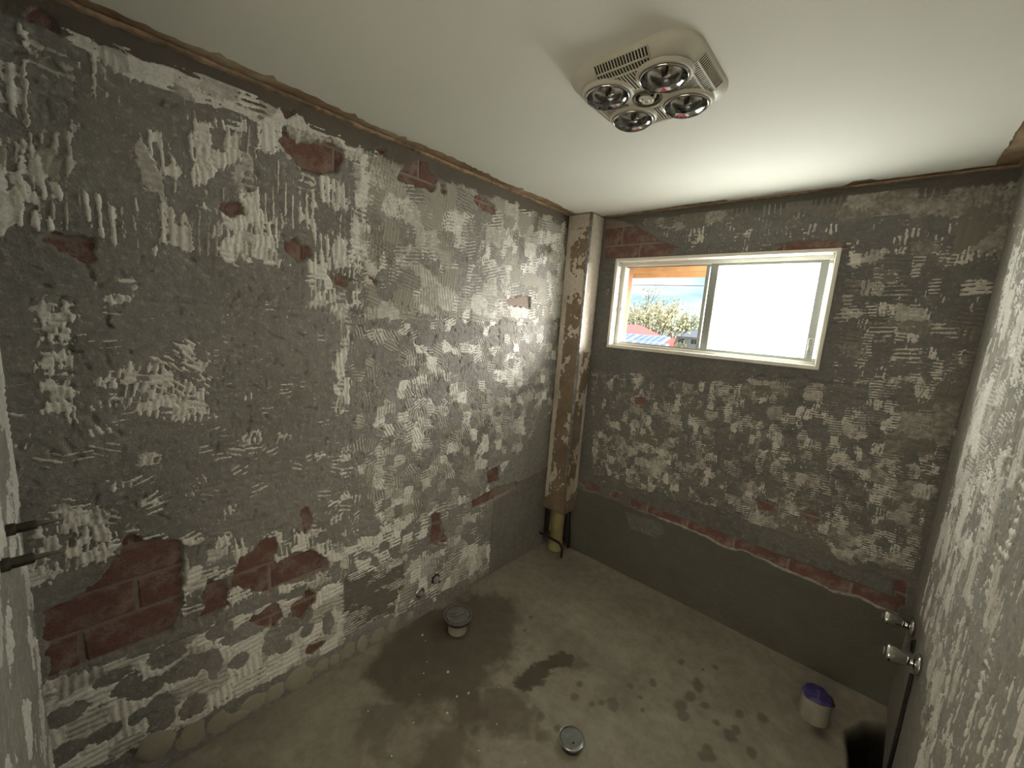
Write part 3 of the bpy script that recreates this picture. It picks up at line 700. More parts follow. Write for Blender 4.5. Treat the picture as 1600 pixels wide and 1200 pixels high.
# ------------------------------------------------------------------ window
M_ALU = simple('cream_aluminium', (.82, .79, .69), .45, var=.05, scale=6)
M_ALUD = simple('grey_aluminium', (.34, .355, .32), .45, var=.08, scale=6)
M_TILE = simple('white_glazed_tile', (.80, .80, .78), .25, var=.03, scale=9)
M_GROUT = simple('grout', (.30, .29, .26), .9)
win = empty('window_1', ((WX0+WX1)/2, .08, WZ0)); tag(win, 'cream aluminium sliding window with one frosted sash and open half', 'window', kind='structure')
def wpart(name, boxes, mat, bev=.002, parent=None):
    m = MB()
    for a, b in boxes: m.box(a, b, bev)
    o = m.build(name, mat, parent or win); o.matrix_parent_inverse = (parent or win).matrix_world.inverted() if False else Matrix.Translation(-Vector(win.location)) ; return o
FY0, FY1 = .055, .115
# grout bed lining of the reveal, then tiles
g = .008
wpart('reveal_lining', [((WX0, .002, WZ0), (WX0+g, FY1, WZ1)), ((WX1-g, .002, WZ0), (WX1, FY1, WZ1)), ((WX0+g, .002, WZ1-g), (WX1-g, FY1, WZ1)), ((WX0+g, .002, WZ0), (WX1-g, FY1, WZ0+g))], M_GROUT, 0)
edgeb = .006
wpart('edge_trim', [((WX0-edgeb, -.009, WZ0-edgeb), (WX0+.012, .004, WZ1+edgeb)), ((WX1-.012, -.009, WZ0-edgeb), (WX1+edgeb, .004, WZ1+edgeb)), ((WX0+.012, -.009, WZ1-.012), (WX1-.012, .004, WZ1+edgeb)), ((WX0+.012, -.009, WZ0-edgeb), (WX1-.012, .004, WZ0+.014))], M_ALU)
tl = .112
nt_ = int((WX1-WX0-.02)/tl)+1
for k in range(nt_):
    a0 = WX0+.012+k*tl; a1 = min(a0+tl-.003, WX1-.012)
    if a1-a0 < .01: continue
    wpart('reveal_tile', [((a0, .004, WZ1-g-.006), (a1, FY0, WZ1-g))], M_TILE, .001)
    wpart('reveal_tile', [((a0, .004, WZ0+g), (a1, FY0, WZ0+g+.006))], M_TILE, .001)
k = 0; z = WZ0+.016
while z < WZ1-.02:
    z1 = min(z+tl-.003, WZ1-.016)
    wpart('reveal_tile', [((WX0+g, .004, z), (WX0+g+.006, FY0, z1))], M_TILE, .001)
    wpart('reveal_tile', [((WX1-g-.006, .004, z), (WX1-g, FY0, z1))], M_TILE, .001); z += tl
ix0, ix1, iz0, iz1 = WX0+g, WX1-g, WZ0+g, WZ1-g
wpart('outer_frame', [((ix0, FY0, iz0), (ix0+.030, FY1, iz1)), ((ix1-.012, FY0, iz0), (ix1, FY1, iz1)), ((ix0+.030, FY0, iz1-.028), (ix1-.012, FY1, iz1)), ((ix0+.030, FY0, iz0), (ix1-.012, FY1, iz0+.022))], M_ALU)
wpart('track', [((ix0+.03, FY0+.026, iz0+.022), (ix1-.012, FY0+.032, iz0+.029)), ((ix0+.03, FY0+.026, iz1-.035), (ix1-.012, FY0+.032, iz1-.028))], M_ALUD)
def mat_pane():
    t = NT('glowing_frosted_glass')
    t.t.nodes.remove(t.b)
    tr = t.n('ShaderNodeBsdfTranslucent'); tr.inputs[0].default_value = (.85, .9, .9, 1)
    em = t.n('ShaderNodeEmission'); em.inputs[0].default_value = (1.0, .95, .86, 1); em.inputs[1].default_value = PANE_GLOW  # emission added so the pane lights the room
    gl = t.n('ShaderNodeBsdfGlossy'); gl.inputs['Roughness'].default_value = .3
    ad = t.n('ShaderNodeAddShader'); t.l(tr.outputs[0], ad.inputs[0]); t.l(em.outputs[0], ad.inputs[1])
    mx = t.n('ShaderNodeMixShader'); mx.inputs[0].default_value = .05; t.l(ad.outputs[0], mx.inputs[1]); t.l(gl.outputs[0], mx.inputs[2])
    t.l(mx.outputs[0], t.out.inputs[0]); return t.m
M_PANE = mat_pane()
sz0, sz1 = iz0+.029, iz1-.034
def sash(name, x0, x1, y0, y1, lw, rw, m1, pane):
    s = wpart(name, [((x0, y0, sz0-.006), (x0+lw, y1, sz1+.006)), ((x1-rw, y0, sz0-.006), (x1, y1, sz1+.006)), ((x0+lw, y0, sz0-.006), (x1-rw, y1, sz0+.008)), ((x0+lw, y0, sz1-.008), (x1-rw, y1, sz1+.006))], m1)
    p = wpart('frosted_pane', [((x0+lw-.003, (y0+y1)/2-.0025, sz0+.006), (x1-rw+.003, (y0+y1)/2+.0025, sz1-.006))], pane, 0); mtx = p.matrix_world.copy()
    p.parent = s; p.matrix_parent_inverse = Matrix.Identity(4); return s
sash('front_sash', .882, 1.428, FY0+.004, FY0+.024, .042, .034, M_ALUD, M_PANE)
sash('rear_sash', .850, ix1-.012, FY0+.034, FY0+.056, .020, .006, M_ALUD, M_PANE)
la = wpart('latch', [((1.402, FY0-.014, 1.60), (1.424, FY0+.004, 1.70)), ((1.406, FY0-.024, 1.635), (1.420, FY0-.012, 1.662)), ((1.398, FY0-.010, 1.585), (1.430, FY0+.004, 1.602))], M_ALUD, .003); la['label'] = 'small grey sash latch'
wpart('flyscreen_clip', [((ix0+.028, FY0-.006, 1.80), (ix0+.036, FY0+.001, 1.815))], M_ALUD, .001)

# ------------------------------------------------------------------ pipe casing in the corner
DA, DB, DZ = .187, .157, .325
casing = empty('pipe_casing', (DA/2, -DB/2, DZ)); tag(casing, 'boxed plasterboard pipe casing with peeling plaster in the corner', 'casing')
def at_parent(o, p): o.parent = p; o.matrix_parent_inverse = Matrix.Translation(-Vector(p.location)); return o
def mat_casing():
    t = NT('casing_paper')
    c = t.ramp(t.noise(6, 6, .65), [(.3, (.185, .13, .085)), (.55, (.27, .205, .145)), (.75, (.36, .29, .215))])
    t.bump(t.noise(50, 4), .3, .003); return t.done(c, .93, spec=.15)
M_CAS = mat_casing()
M_PLAS = mat_adhesive('plaster_skin', (.46, .39, .315), (.70, .63, .54))
at_parent(MB().box((0.012, -DB, DZ), (DA, -DB+.012, H), .001).build('front_panel', M_CAS), casing)
at_parent(MB().box((DA-.012, -DB+.012, DZ), (DA, -.004, H), .001).build('side_panel', M_CAS), casing)
M_BEAD = simple('galvanised_bead', (.33, .33, .32), .55, .7, var=.5, scale=30)
at_parent(MB().box((DA-.013, -DB-.0022, DZ+.30), (DA+.0015, -DB+.001, H-.05), .0008).box((DA-.001, -DB-.0022, DZ+.30), (DA+.0022, -DB+.013, H-.05), .0008).build('corner_bead', M_BEAD), casing)
def plaster(conv, width, seed, zones, flip=False):
    bu = np.linspace(.001, width, 46); bv = np.linspace(DZ+.02, H-.01, 470); BU, BV = np.meshgrid(bu, bv)
    a = .6*fbm(BU, BV, .085, seed, 3, 1.5)-.03+.25*fbm(BU, BV, .016, seed+9, 2)
    for p, d in zones: a = np.maximum(a, np.clip(sdpoly(p, BU+.006*fbm(BU, BV, .03, seed+4, 3), BV)/.006, -2, .8)*d+.15*fbm(BU, BV, .02, seed+3, 3))
    tone = .55+.3*fbm(BU, BV, .2, seed+20, 2)
    h = .0022*np.tanh(4*a)-.0003
    keep = np.maximum.reduce([a[:-1, :-1], a[1:, :-1], a[:-1, 1:], a[1:, 1:]]) > -.08
    P = conv(BU, BV, h).reshape(-1, 3); Q = quads_of(len(bv), len(bu), keep, flip); P, Q, at = compact(P, Q, {'tone': tone})
    o = link('plaster_skin', fast_mesh('plaster_skin', P, Q, True, attrs=at), M_PLAS); o['kind'] = 'stuff'; return at_parent(o, casing)
plaster(lambda u, v, h: np.stack([u+.012, -DB-h, v], -1), DA-.028, 700, [([(0, DZ+.1), (.03, DZ+.1), (.04, 1.2), (.04, 2.1), (.02, 2.3), (0, 2.3)], 1.), ([(0, 2.31), (.16, 2.31), (.16, 2.4), (0, 2.4)], 1.)])
plaster(lambda u, v, h: np.stack([DA+h, -DB+.012+u, v], -1), DB-.016, 800, [([(0, 1.55), (.05, 1.5), (.14, 1.5), (.14, 2.4), (0, 2.4)], 1.), ([(.10, .5), (.14, .5), (.14, 1.3), (.11, 1.2)], 1.)])

# waste pipe below the casing
M_PVC = simple('yellowed_pvc', (.36, .31, .14), .5, var=.25, scale=9)
wp = MB().lathe([(.048, .0), (.048, .30), (.049, .34), (.044, .36)], 28).lathe([(.056, .0), (.056, .05), (.0485, .058)], 28)
o = wp.build('waste_pipe', M_PVC); o.location = (.100, -.085, .004)
tag(o, 'yellowed plastic waste pipe under the corner casing', 'pipe')
M_IRON = simple('dark_iron', (.035, .032, .03), .6, .3, var=.4, scale=40)
pts = [(.005, -.172, .12), (.06, -.168, .118), (.12, -.163, .113), (.160, -.158, .108)]
for k in range(1, 7):
    t = k/6*math.pi/2; pts.append((.160+.045*math.sin(t), -.157, .063+.045*math.cos(t)))
pts.append((.206, -.157, .006))
tag(MB().tube(pts, .0085, 10).build('bent_pipe', M_IRON), 'dark bent pipe crossing in front of the yellowed waste pipe', 'pipe')
tag(MB().tube([(.035, -.052, .03), (.033, -.050, .2), (.034, -.048, .36)], .010, 8).build('service_pipe', M_IRON), 'dark upright pipe left of the waste pipe under the casing', 'pipe')
tag(MB().tube([(.175, -.03, .02), (.172, -.032, .12), (.16, -.035, .22), (.155, -.03, .36)], .012, 8).build('service_pipe', M_IRON), 'dark upright pipe right of the waste pipe under the casing', 'pipe')

# ------------------------------------------------------------------ ceiling heater
M_HBODY = simple('aged_white_plastic', (.60, .57, .48), .4, var=.05, scale=5)
M_CHROME = simple('chrome', (.75, .75, .73), .12, 1.0)
M_SILVER = simple('silver_reflector', (.78, .77, .74), .18, 1.0)
def glass_mat():
    t = NT('clear_glass'); t.t.nodes.remove(t.b)
    tr = t.n('ShaderNodeBsdfTransparent'); gl = t.n('ShaderNodeBsdfGlossy'); gl.inputs['Roughness'].default_value = .04
    fr = t.n('ShaderNodeFresnel'); fr.inputs[0].default_value = 1.5; mx = t.n('ShaderNodeMixShader')
    t.l(fr.outputs[0], mx.inputs[0]); t.l(tr.outputs[0], mx.inputs[1]); t.l(gl.outputs[0], mx.inputs[2]); t.l(mx.outputs[0], t.out.inputs[0]); return t.m
M_GLASS = glass_mat()
M_WHITE = simple('white_tube', (.75, .73, .66), .35)
HX, HY, HS = 1.045, -1.275, .187
heater = empty('ceiling_heater', (HX, HY, H)); tag(heater, 'square cream ceiling heater with four round heat lamps and central bulb', 'heater')
def rsq(s, cr, n=9):
    pts = []
    for q, (cx, cy) in enumerate(((s-cr, s-cr), (-s+cr, s-cr), (-s+cr, -s+cr), (s-cr, -s+cr))):
        for i in range(n):
            a = math.pi/2*(q+i/(n-1)); pts.append((cx+cr*math.cos(a), cy+cr*math.sin(a)))
    return pts
LO, LR = .084, .067
def body_z(x, y):
    d = max(abs(x), abs(y)); s = min(max((HS-d)/.06, 0), 1); return -(.012+.030*math.sin(s*math.pi/2))
m = MB()
rings = [(HS, .085, -.001), (HS, .085, -.010), (HS-.004, .083, -.017), (HS-.025, .075, -.033), (HS-.05, .065, -.041)]
vs = []; N = 36
for s, c, z in rings: vs += [(x, y, z) for x, y in rsq(s, c)]
fs = [(k*N+i, k*N+(i+1) % N, (k+1)*N+(i+1) % N, (k+1)*N+i) for k in range(len(rings)-1) for i in range(N)]
m.add(vs, fs, True)
# bottom face grid with round openings for the lamps (cells inside an opening removed)
gN = 72; gs = HS-.044; gx = np.linspace(-gs, gs, gN); gv = []; gf = []
for y in gx:
    for x in gx: gv.append((x, y, -.041))
for j in range(gN-1):
    for i in range(gN-1):
        x = (gx[i]+gx[i+1])/2; y = (gx[j]+gx[j+1])/2
        if min(math.hypot(x-a, y-b) for a in (-LO, LO) for b in (-LO, LO)) < LR-.002 or math.hypot(x, y) < .036: continue
        ax, ay = abs(x)-(gs-.060), abs(y)-(gs-.060)
        if ax > 0 and ay > 0 and math.hypot(ax, ay) > .062: continue
        gf.append((j*gN+i, (j+1)*gN+i, (j+1)*gN+i+1, j*gN+i+1))
m.add(gv, gf)
body = m.build('housing', M_HBODY, heater)
mh = MB()
for a in (-LO, LO):
    for b in (-LO, LO):
        mt = Matrix.Translation((a, b, 0))
        rim = MB().lathe([(LR-.004, -.030), (LR-.003, -.046), (LR, -.050), (LR+.004, -.048), (LR+.009, -.040)], 40, mt).build('lamp_rim', M_HBODY, heater)
        lamp = MB().lathe([(.012, -.006), (.03, -.010), (.046, -.018), (.057, -.032), (.061, -.048)], 36, mt).build('heat_lamp', M_SILVER, heater)
        MB().lathe([(.061, -.048), (.060, -.054), (.054, -.062), (.042, -.068), (.022, -.072), (.001, -.073)], 36, mt).build('glass_dome', M_GLASS, lamp)
        MB().lathe([(.0615, -.043), (.0625, -.049), (.0615, -.055), (.0605, -.049)], 36, mt).build('silver_band', M_CHROME, lamp)
        MB().lathe([(.010, -.006), (.009, -.034), (.006, -.046), (.001, -.048)], 12, mt).build('filament_stem', M_DARK, lamp)
        MB().tube([(a-.018, b, -.046), (a-.006, b+.006, -.050), (a+.006, b-.006, -.050), (a+.018, b, -.046)], .0012, 6).build('filament', M_CHROME, lamp)
# centre light: dark cup with a spiral tube
M_CUP = simple('dark_cup', (.10, .08, .055), .6)
MB().lathe([(.002, -.008), (.030, -.010), (.036, -.022), (.037, -.044), (.041, -.047), (.043, -.041)], 32).build('centre_cup', M_CUP, heater)
pts = []
for k in range(70):
    t = k/69; a = t*2*math.pi*3.2; r = .022*(1-.75*max(0, (t-.45)/.55)); pts.append((r*math.cos(a), r*math.sin(a), -.014-.034*min(1, t/.6)))
MB().tube(pts, .0042, 8).build('spiral_bulb', M_WHITE, heater)
# grille: dark louvre bed and slats on each of the four sides
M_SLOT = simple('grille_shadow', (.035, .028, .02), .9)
slat_me = None
for q in range(4):
    rot = Matrix.Rotation(q*math.pi/2, 4, 'Z')
    MB().add([(-.078, -HS+.010, -.0255), (.078, -HS+.010, -.0255), (.078, -HS+.052, -.0425), (.052, -.092, -.0425), (.022, -.060, -.0425), (-.022, -.060, -.0425), (-.052, -.092, -.0425), (-.078, -HS+.052, -.0425)], [tuple(range(8))], mtx=rot)
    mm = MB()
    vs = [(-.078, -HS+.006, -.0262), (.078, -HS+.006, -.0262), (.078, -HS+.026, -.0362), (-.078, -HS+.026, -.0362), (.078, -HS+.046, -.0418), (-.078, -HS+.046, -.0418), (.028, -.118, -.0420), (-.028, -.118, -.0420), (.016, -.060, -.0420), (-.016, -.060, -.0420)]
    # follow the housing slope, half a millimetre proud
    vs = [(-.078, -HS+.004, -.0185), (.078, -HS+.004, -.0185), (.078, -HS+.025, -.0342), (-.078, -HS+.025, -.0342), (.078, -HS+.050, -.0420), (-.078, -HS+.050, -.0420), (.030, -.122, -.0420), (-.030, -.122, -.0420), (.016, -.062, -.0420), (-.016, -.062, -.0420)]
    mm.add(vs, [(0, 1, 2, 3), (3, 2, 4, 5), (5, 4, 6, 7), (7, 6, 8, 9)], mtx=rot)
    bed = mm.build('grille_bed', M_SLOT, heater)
    ns = 19
    for k in range(ns):
        x = -.076+.152*k/(ns-1); ye = -.142 if abs(x) > .052 else (-.122 if abs(x) > .028 else -.064)
        s = MB(); t = .0015
        prof = [(-HS+.003, -.0192), (-HS+.025, -.0358), (-HS+.050, -.0432), (ye, -.0432)]
        v = []
        for y, z in prof: v += [(x-t, y, z), (x+t, y, z), (x+t, y, z+.004), (x-t, y, z+.004)]
        f = [(0, 1, 2, 3), (12, 15, 14, 13)]+[(4*i+j, 4*i+(j+1) % 4, 4*i+4+(j+1) % 4, 4*i+4+j) for i in range(3) for j in range(4)]
        s.add(v, f, mtx=rot); o = s.build('grille_slat', M_HBODY, heater)
    for yb in (-HS+.020, -HS+.040):
        zz = -.0332 if yb < -.16 else -.0412
        MB().box((-.078, yb-.0022, zz-.003), (.078, yb+.0022, zz), mtx=rot).build('grille_bar', M_HBODY, heater)

# ------------------------------------------------------------------ plumbing stubs on the floor
M_GREYP = simple('grey_plastic', (.30, .30, .28), .45, var=.2, scale=30)
M_FILM = simple('cloudy_film', (.17, .165, .145), .28, var=.3, scale=25, bump=.3)
M_WPVC = simple('dusty_white_pvc', (.33, .305, .25), .55, var=.12, scale=20)
M_RUB = simple('black_rubber', (.02, .02, .022), .5)
o0 = empty('pan_connector', (.215, -1.150, .002)); tag(o0, 'floor waste connector with rubber collar and plastic film over its mouth', 'pipe stub')
MB().lathe([(.050, 0), (.050, .065)], 32).lathe([(.044, 0), (.044, .065)], 32).build('pipe', M_WPVC, o0)
MB().lathe([(.050, .045), (.060, .050), (.068, .062), (.068, .070), (.060, .072)], 36).build('collar', M_WPVC, o0)
MB().lathe([(.066, .066), (.073, .070), (.074, .090), (.071, .094), (.064, .094)], 36).build('rubber_ring', M_RUB, o0)
def pleat(a, k): return .05*math.sin(7*a+k)+.03*math.sin(13*a)
MB().lathe([(.075, .084), (.0765, .094), (.073, .0975), (.068, .094), (.050, .092), (.030, .094), (.012, .096), (.001, .097)], 64, wob=lambda a, k: .010*math.sin(9*a+k)+.008*math.sin(17*a)).build('film_cover', M_FILM, o0)
m = MB()
for s in (-1, 1): m.tube([(-.03+.012*s, -.045, .096), (-.004+.010*s, -.01, .102), (.012+.004*s, .03, .098)], [.003, .009, .004], 8)
m.build('film_fold', M_FILM, o0)
MB().lathe([(.001, .1005), (.006, .101), (.007, .097)], 12, Matrix.Translation((.004, .004, 0)) @ Matrix.Diagonal((.6, 2.4, 1, 1))).build('film_slit', M_DARK, o0)

o0 = empty('floor_drain', (.998, -1.215, .001)); tag(o0, 'round metal floor drain cap raised on a short dark collar', 'drain')
MB().lathe([(.040, -.002), (.040, .022), (.043, .026)], 32).build('collar', M_RUB, o0)
M_ZINC = simple('dull_zinc', (.19, .20, .18), .38, .75, var=.25, scale=22)
MB().lathe([(.043, .024), (.051, .026), (.052, .033), (.049, .037), (.040, .0365), (.020, .036), (.0005, .036)], 40).build('cap', M_ZINC, o0)
MB().lathe([(.0005, .0365), (.004, .0368), (.0045, .035)], 12, Matrix.Translation((.016, -.012, 0))).build('key_hole', M_DARK, o0)
MB().lathe([(.0495, .0365), (.0505, .0375), (.0515, .0355)], 40).build('rim', M_CHROME, o0)

o0 = empty('pipe_stub', (1.712, -.31, .001)); tag(o0, 'short white plastic pipe stub stuffed with purple plastic', 'pipe stub')
MB().lathe([(.057, -.002), (.057, .105), (.056, .108), (.052, .108), (.051, .105), (.051, 0)], 40).build('pipe', M_WPVC, o0)
M_PURP = simple('purple_plastic', (.060, .045, .17), .35, var=.7, scale=28, bump=.4)
MB().lathe([(.050, .07), (.050, .100), (.058, .112), (.046, .124), (.026, .116), (.012, .130), (.0005, .122)], 40, wob=lambda a, k: .10*math.sin(3*a+k)*(k > 1)+.07*math.sin(7*a+2*k)*(k > 1)).build('stuffing', M_PURP, o0)

# ------------------------------------------------------------------ taps and fittings
def tap(name, loc, label):
    o = empty(name, loc); o.scale = (1.22,)*3; tag(o, label, 'tap', 'bath taps low on the pale wall')
    R = Matrix.Rotation(-math.pi/2, 4, 'Y')
    MB().lathe([(.001, .0), (.031, .001), (.031, .004), (.026, .010), (.017, .012)], 32, R).build('flange', M_CHROME, o)
    MB().lathe([(.012, .008), (.012, .024), (.015, .026)], 24, R).build('spindle_cover', M_CHROME, o)
    MB().lathe([(.001, .022), (.014, .023), (.018, .032), (.0235, .056), (.026, .070), (.024, .076), (.014, .079), (.001, .080)], 48, R, wob=lambda a, k: .055*math.cos(4*a)*(k in (2, 3, 4, 5))).build('handle', M_CHROME, o)
    MB().lathe([(.001, .0805), (.011, .081), (.012, .079)], 20, R).build('cap', M_GREYP, o)
tap('bath_tap', (W-.002, -.160, .522), 'chrome fluted tap handle nearest the dark window wall')
tap('bath_tap', (W-.002, -.452, .535), 'chrome fluted tap handle above the dark groove line')
tag(MB().lathe([(.001, -.012), (.020, -.012), (.024, -.012), (.024, .005), (.019, .006), (.018, -.010)], 20, Matrix.Translation((W-.001, -.245, .487)) @ Matrix.Rotation(-math.pi/2, 4, 'Y')).build('spout_socket', M_IRON), 'dark empty spout socket between the two chrome taps', 'socket')

tag(MB().tube([(W-.006, -.392, .455), (W-.006, -.400, .30), (W-.006, -.412, .15), (W-.006, -.418, -.02)], .0065, 8).build('groove_rod', M_IRON), 'thin dark rod standing in for the dark groove line below the taps', 'pipe')  # dark rod added to draw the dark line of the groove
def spindle(loc, label):
    o = empty('tap_spindle', loc); tag(o, label, 'tap spindle', 'bare tap spindles on the wall end')
    R = Matrix.Rotation(-math.pi/2, 4, 'X')
    M_BR = M_BRASS
    MB().lathe([(.001, -.01), (.013, -.01), (.013, .012), (.010, .014)], 20, R).build('socket', M_BR, o)
    MB().lathe([(.0085, .010), (.0105, .014), (.0105, .040), (.0085, .043), (.001, .043)], 6, R, smooth=False).build('bonnet', M_BR, o)
    MB().lathe([(.0055, .04), (.0050, .060), (.0035, .062), (.0035, .082), (.0005, .083)], 14, R).build('stem', M_BRASSL, o)
M_BRASS = simple('tarnished_brass', (.075, .068, .05), .6, .5, var=.5, scale=90)
M_BRASSL = simple('dull_metal', (.16, .155, .135), .4, .7, var=.3, scale=60)
spindle((.345, YN, 1.167), 'bare dark tap spindle higher up in the picture, nearer the brick wall')
spindle((.505, YN, 1.163), 'bare dark tap spindle lower in the picture, nearer the viewer')

c1 = PL([(655, 925)])[0]; c2 = PL([(680, 904)])[0]
R = Matrix.Rotation(math.pi/2, 4, 'Y')
o0 = empty('water_outlet', (.002, c1[0], c1[1])); tag(o0, 'chrome ringed water outlet low on the adhesive wall', 'outlet')
MB().lathe([(.014, 0), (.030, .001), (.031, .006), (.026, .012), (.018, .014), (.017, .010)], 28, R).build('ring', M_CHROME, o0)
MB().lathe([(.001, .006), (.010, .006), (.010, .030), (.007, .032), (.001, .032)], 6, R, smooth=False).build('nut', M_GREYP, o0)
MB().box((.002, .012, -.034), (.016, .034, -.016), .003).build('plaster_tab', M_WPVC, o0)
o0 = empty('pipe_end', (.0, c2[0], c2[1])); tag(o0, 'dark capped pipe end beside the chrome ringed outlet', 'pipe stub')
MB().lathe([(.001, .001), (.030, .001), (.027, .006), (.020, .010)], 24, R).build('flange', M_IRON, o0)
MB().lathe([(.018, .005), (.017, .030), (.012, .036), (.001, .036)], 20, R).build('cap', M_GREYP, o0)
MB().lathe([(.006, .03), (.006, .044), (.001, .044)], 6, R, smooth=False).build('key', M_IRON, o0)

# lumps of bedding mortar along the foot of the left wall
M_LUMP = simple('mortar_lump', (.43, .39, .31), .95, var=.25, scale=30, bump=.5)
def lump_mesh(k):
    r = random.Random(k); vs = []; fs = []; n = 10
    for j in range(5):
        for i in range(n):
            a = 2*math.pi*i/n; t = j/4*math.pi/2; q = math.cos(t)*(1+r.uniform(-.26, .26)); vs.append((math.sin(t)*(.8+r.uniform(-.1, .1)), q*math.cos(a), q*math.sin(a)))
    fs = [(j*n+i, j*n+(i+1) % n, (j+1)*n+(i+1) % n, (j+1)*n+i) for j in range(4) for i in range(n)]+[tuple(range(4*n, 5*n))]
    me = bpy.data.meshes.new('mortar_lump'); me.from_pydata(vs, [], fs); me.polygons.foreach_set('use_smooth', [True]*len(fs)); me.materials.append(M_LUMP); me.update(); return me
LUMPS = [lump_mesh(k) for k in range(4)]
for k, (x, y, a, b) in enumerate([(243, 1165, 30, 34), (299, 1148, 26, 34), (343, 1128, 24, 26), (375, 1117, 26, 16), (396, 1098, 28, 22), (428, 1082, 24, 24), (468, 1058, 34, 30), (503, 1038, 18, 18), (522, 1030, 14, 16), (544, 1016, 20, 24), (566, 1005, 16, 24), (590, 991, 22, 22), (612, 977, 14, 20), (640, 962, 12, 14), (738, 905, 18, 14), (752, 897, 12, 12)]):
    (u, v), = PL([(x, y)]); o = bpy.data.objects.new('mortar_lump', LUMPS[k % 4]); COL.objects.link(o); o.parent = wall_left
    o.location = (.001, u, max(v, .018)); d = np.linalg.norm(hit(x, y, 0, 0)-CAM); o.scale = (.009, a/2*d/CF*.9, b/2*d/CF*.9)

# chips of broken tile on the floor
M_CHIP = simple('chip_white', (.62, .60, .52), .6)
spots = [(665, 1002, .006), (667, 1035, .006), (662, 1053, .007), (700, 1051, .013), (714, 1089, .009), (732, 1084, .011), (699, 1115, .010), (780, 1075, .006), (646, 1130, .007), (748, 1174, .006), (776, 1132, .006), (612, 1182, .008), (820, 1192, .005), (845, 1033, .005), (655, 1086, .005), (575, 1112, .006), (660, 993, .012)]
chipme = []
for k in range(3):
    r = random.Random(k+50); n = 6; vs = [(math.cos(2*math.pi*i/n)*r.uniform(.6, 1.1), math.sin(2*math.pi*i/n)*r.uniform(.4, .9), z) for z in (0, .5) for i in range(n)]
    me = bpy.data.meshes.new('tile_chip'); me.from_pydata(vs, [], [tuple(range(n))[::-1], tuple(range(n, 2*n))]+[(i, (i+1) % n, n+(i+1) % n, n+i) for i in range(n)]); me.materials.append(M_CHIP); me.update(); chipme.append(me)
def fz(x, y):
    i = np.clip(np.searchsorted(au, x), 1, len(au)-1); j = np.clip(np.searchsorted(av, y), 1, len(av)-1); return float(FH[j, i])
FH = None
au = np.linspace(-.03, W+.03, 330); av = np.linspace(YN-.05, .03, 420)
FH = P[:, 2].reshape(420, 330) if len(P) == 420*330 else np.zeros((420, 330))
for k, (x, y, s) in enumerate(spots):
    c = hit(x, y, 2, 0); o = bpy.data.objects.new('tile_chip', chipme[k % 3]); COL.objects.link(o)
    o.location = (c[0], c[1], 0.002); o.scale = (s*.62, s*.62, s*.5); o.rotation_euler = (0, 0, k*1.7)
    tag(o, 'tiny pale chip of broken tile lying on the damp concrete floor', 'tile chip', 'tile chips scattered on the damp floor')

# ------------------------------------------------------------------ outside
M_EAVE = simple('varnished_soffit', (.55, .36, .18), .7, var=.15, scale=8)
eave = empty('eave', (.9, .5, 2.14)); tag(eave, 'orange timber eave overhanging the outside of the window', 'eave')
at_parent(MB().box((-2.5, OW+.002, 2.205), (4, .80, 2.225)).build('soffit', M_EAVE), eave)
at_parent(MB().box((-2.5, .76, 2.10), (4, .80, 2.32), .004).build('fascia', M_EAVE), eave)
at_parent(MB().box((-2.5, .68, 2.135), (4, .76, 2.205), .004).build('batten', M_EAVE), eave)
at_parent(MB().add([(-2.5, OW, 2.6), (4, OW, 2.6), (4, .95, 2.33), (-2.5, .95, 2.33)], [(0, 1, 2, 3)]).add([(-2.5, OW, 2.57), (4, OW, 2.57), (4, .95, 2.30), (-2.5, .95, 2.30)], [(3, 2, 1, 0)]).build('roof_sheet', M_OUTBRICK), eave)
M_GND = simple('garden_ground', (.10, .12, .06), .95, var=.3, scale=.5)
tag(MB().box((-90, 1.5, -3.6), (60, 120, -3.2)).build('garden_ground', M_GND), 'green ground far below the window', 'ground', kind='structure')
# red-roofed neighbour with solar panels
M_RED = simple('red_roof', (.62, .12, .11), .8, var=.15, scale=3)
M_HW = simple('pale_house_wall', (.45, .45, .45), .9)
nb = empty('neighbour_house', (-7, 11, -3.2)); tag(nb, 'neighbouring house with a low red hipped roof below the window', 'house')
apex = hit(1000, 508, 1, 15); crn = hit(1037, 526, 1, 12)
at_parent(MB().add([(-22, 12, crn[2]), tuple(crn), tuple(apex), (-22, 15, apex[2]), (crn[0]-2.9, 18, crn[2]), (-22, 18, crn[2])], [(0, 1, 2, 3), (1, 4, 2), (3, 2, 4, 5)]).build('roof', M_RED), nb)
at_parent(MB().box((-21, 12.3, -3.2), (crn[0]-3.2, 17.6, crn[2]-.02)).build('wall', M_HW), nb)
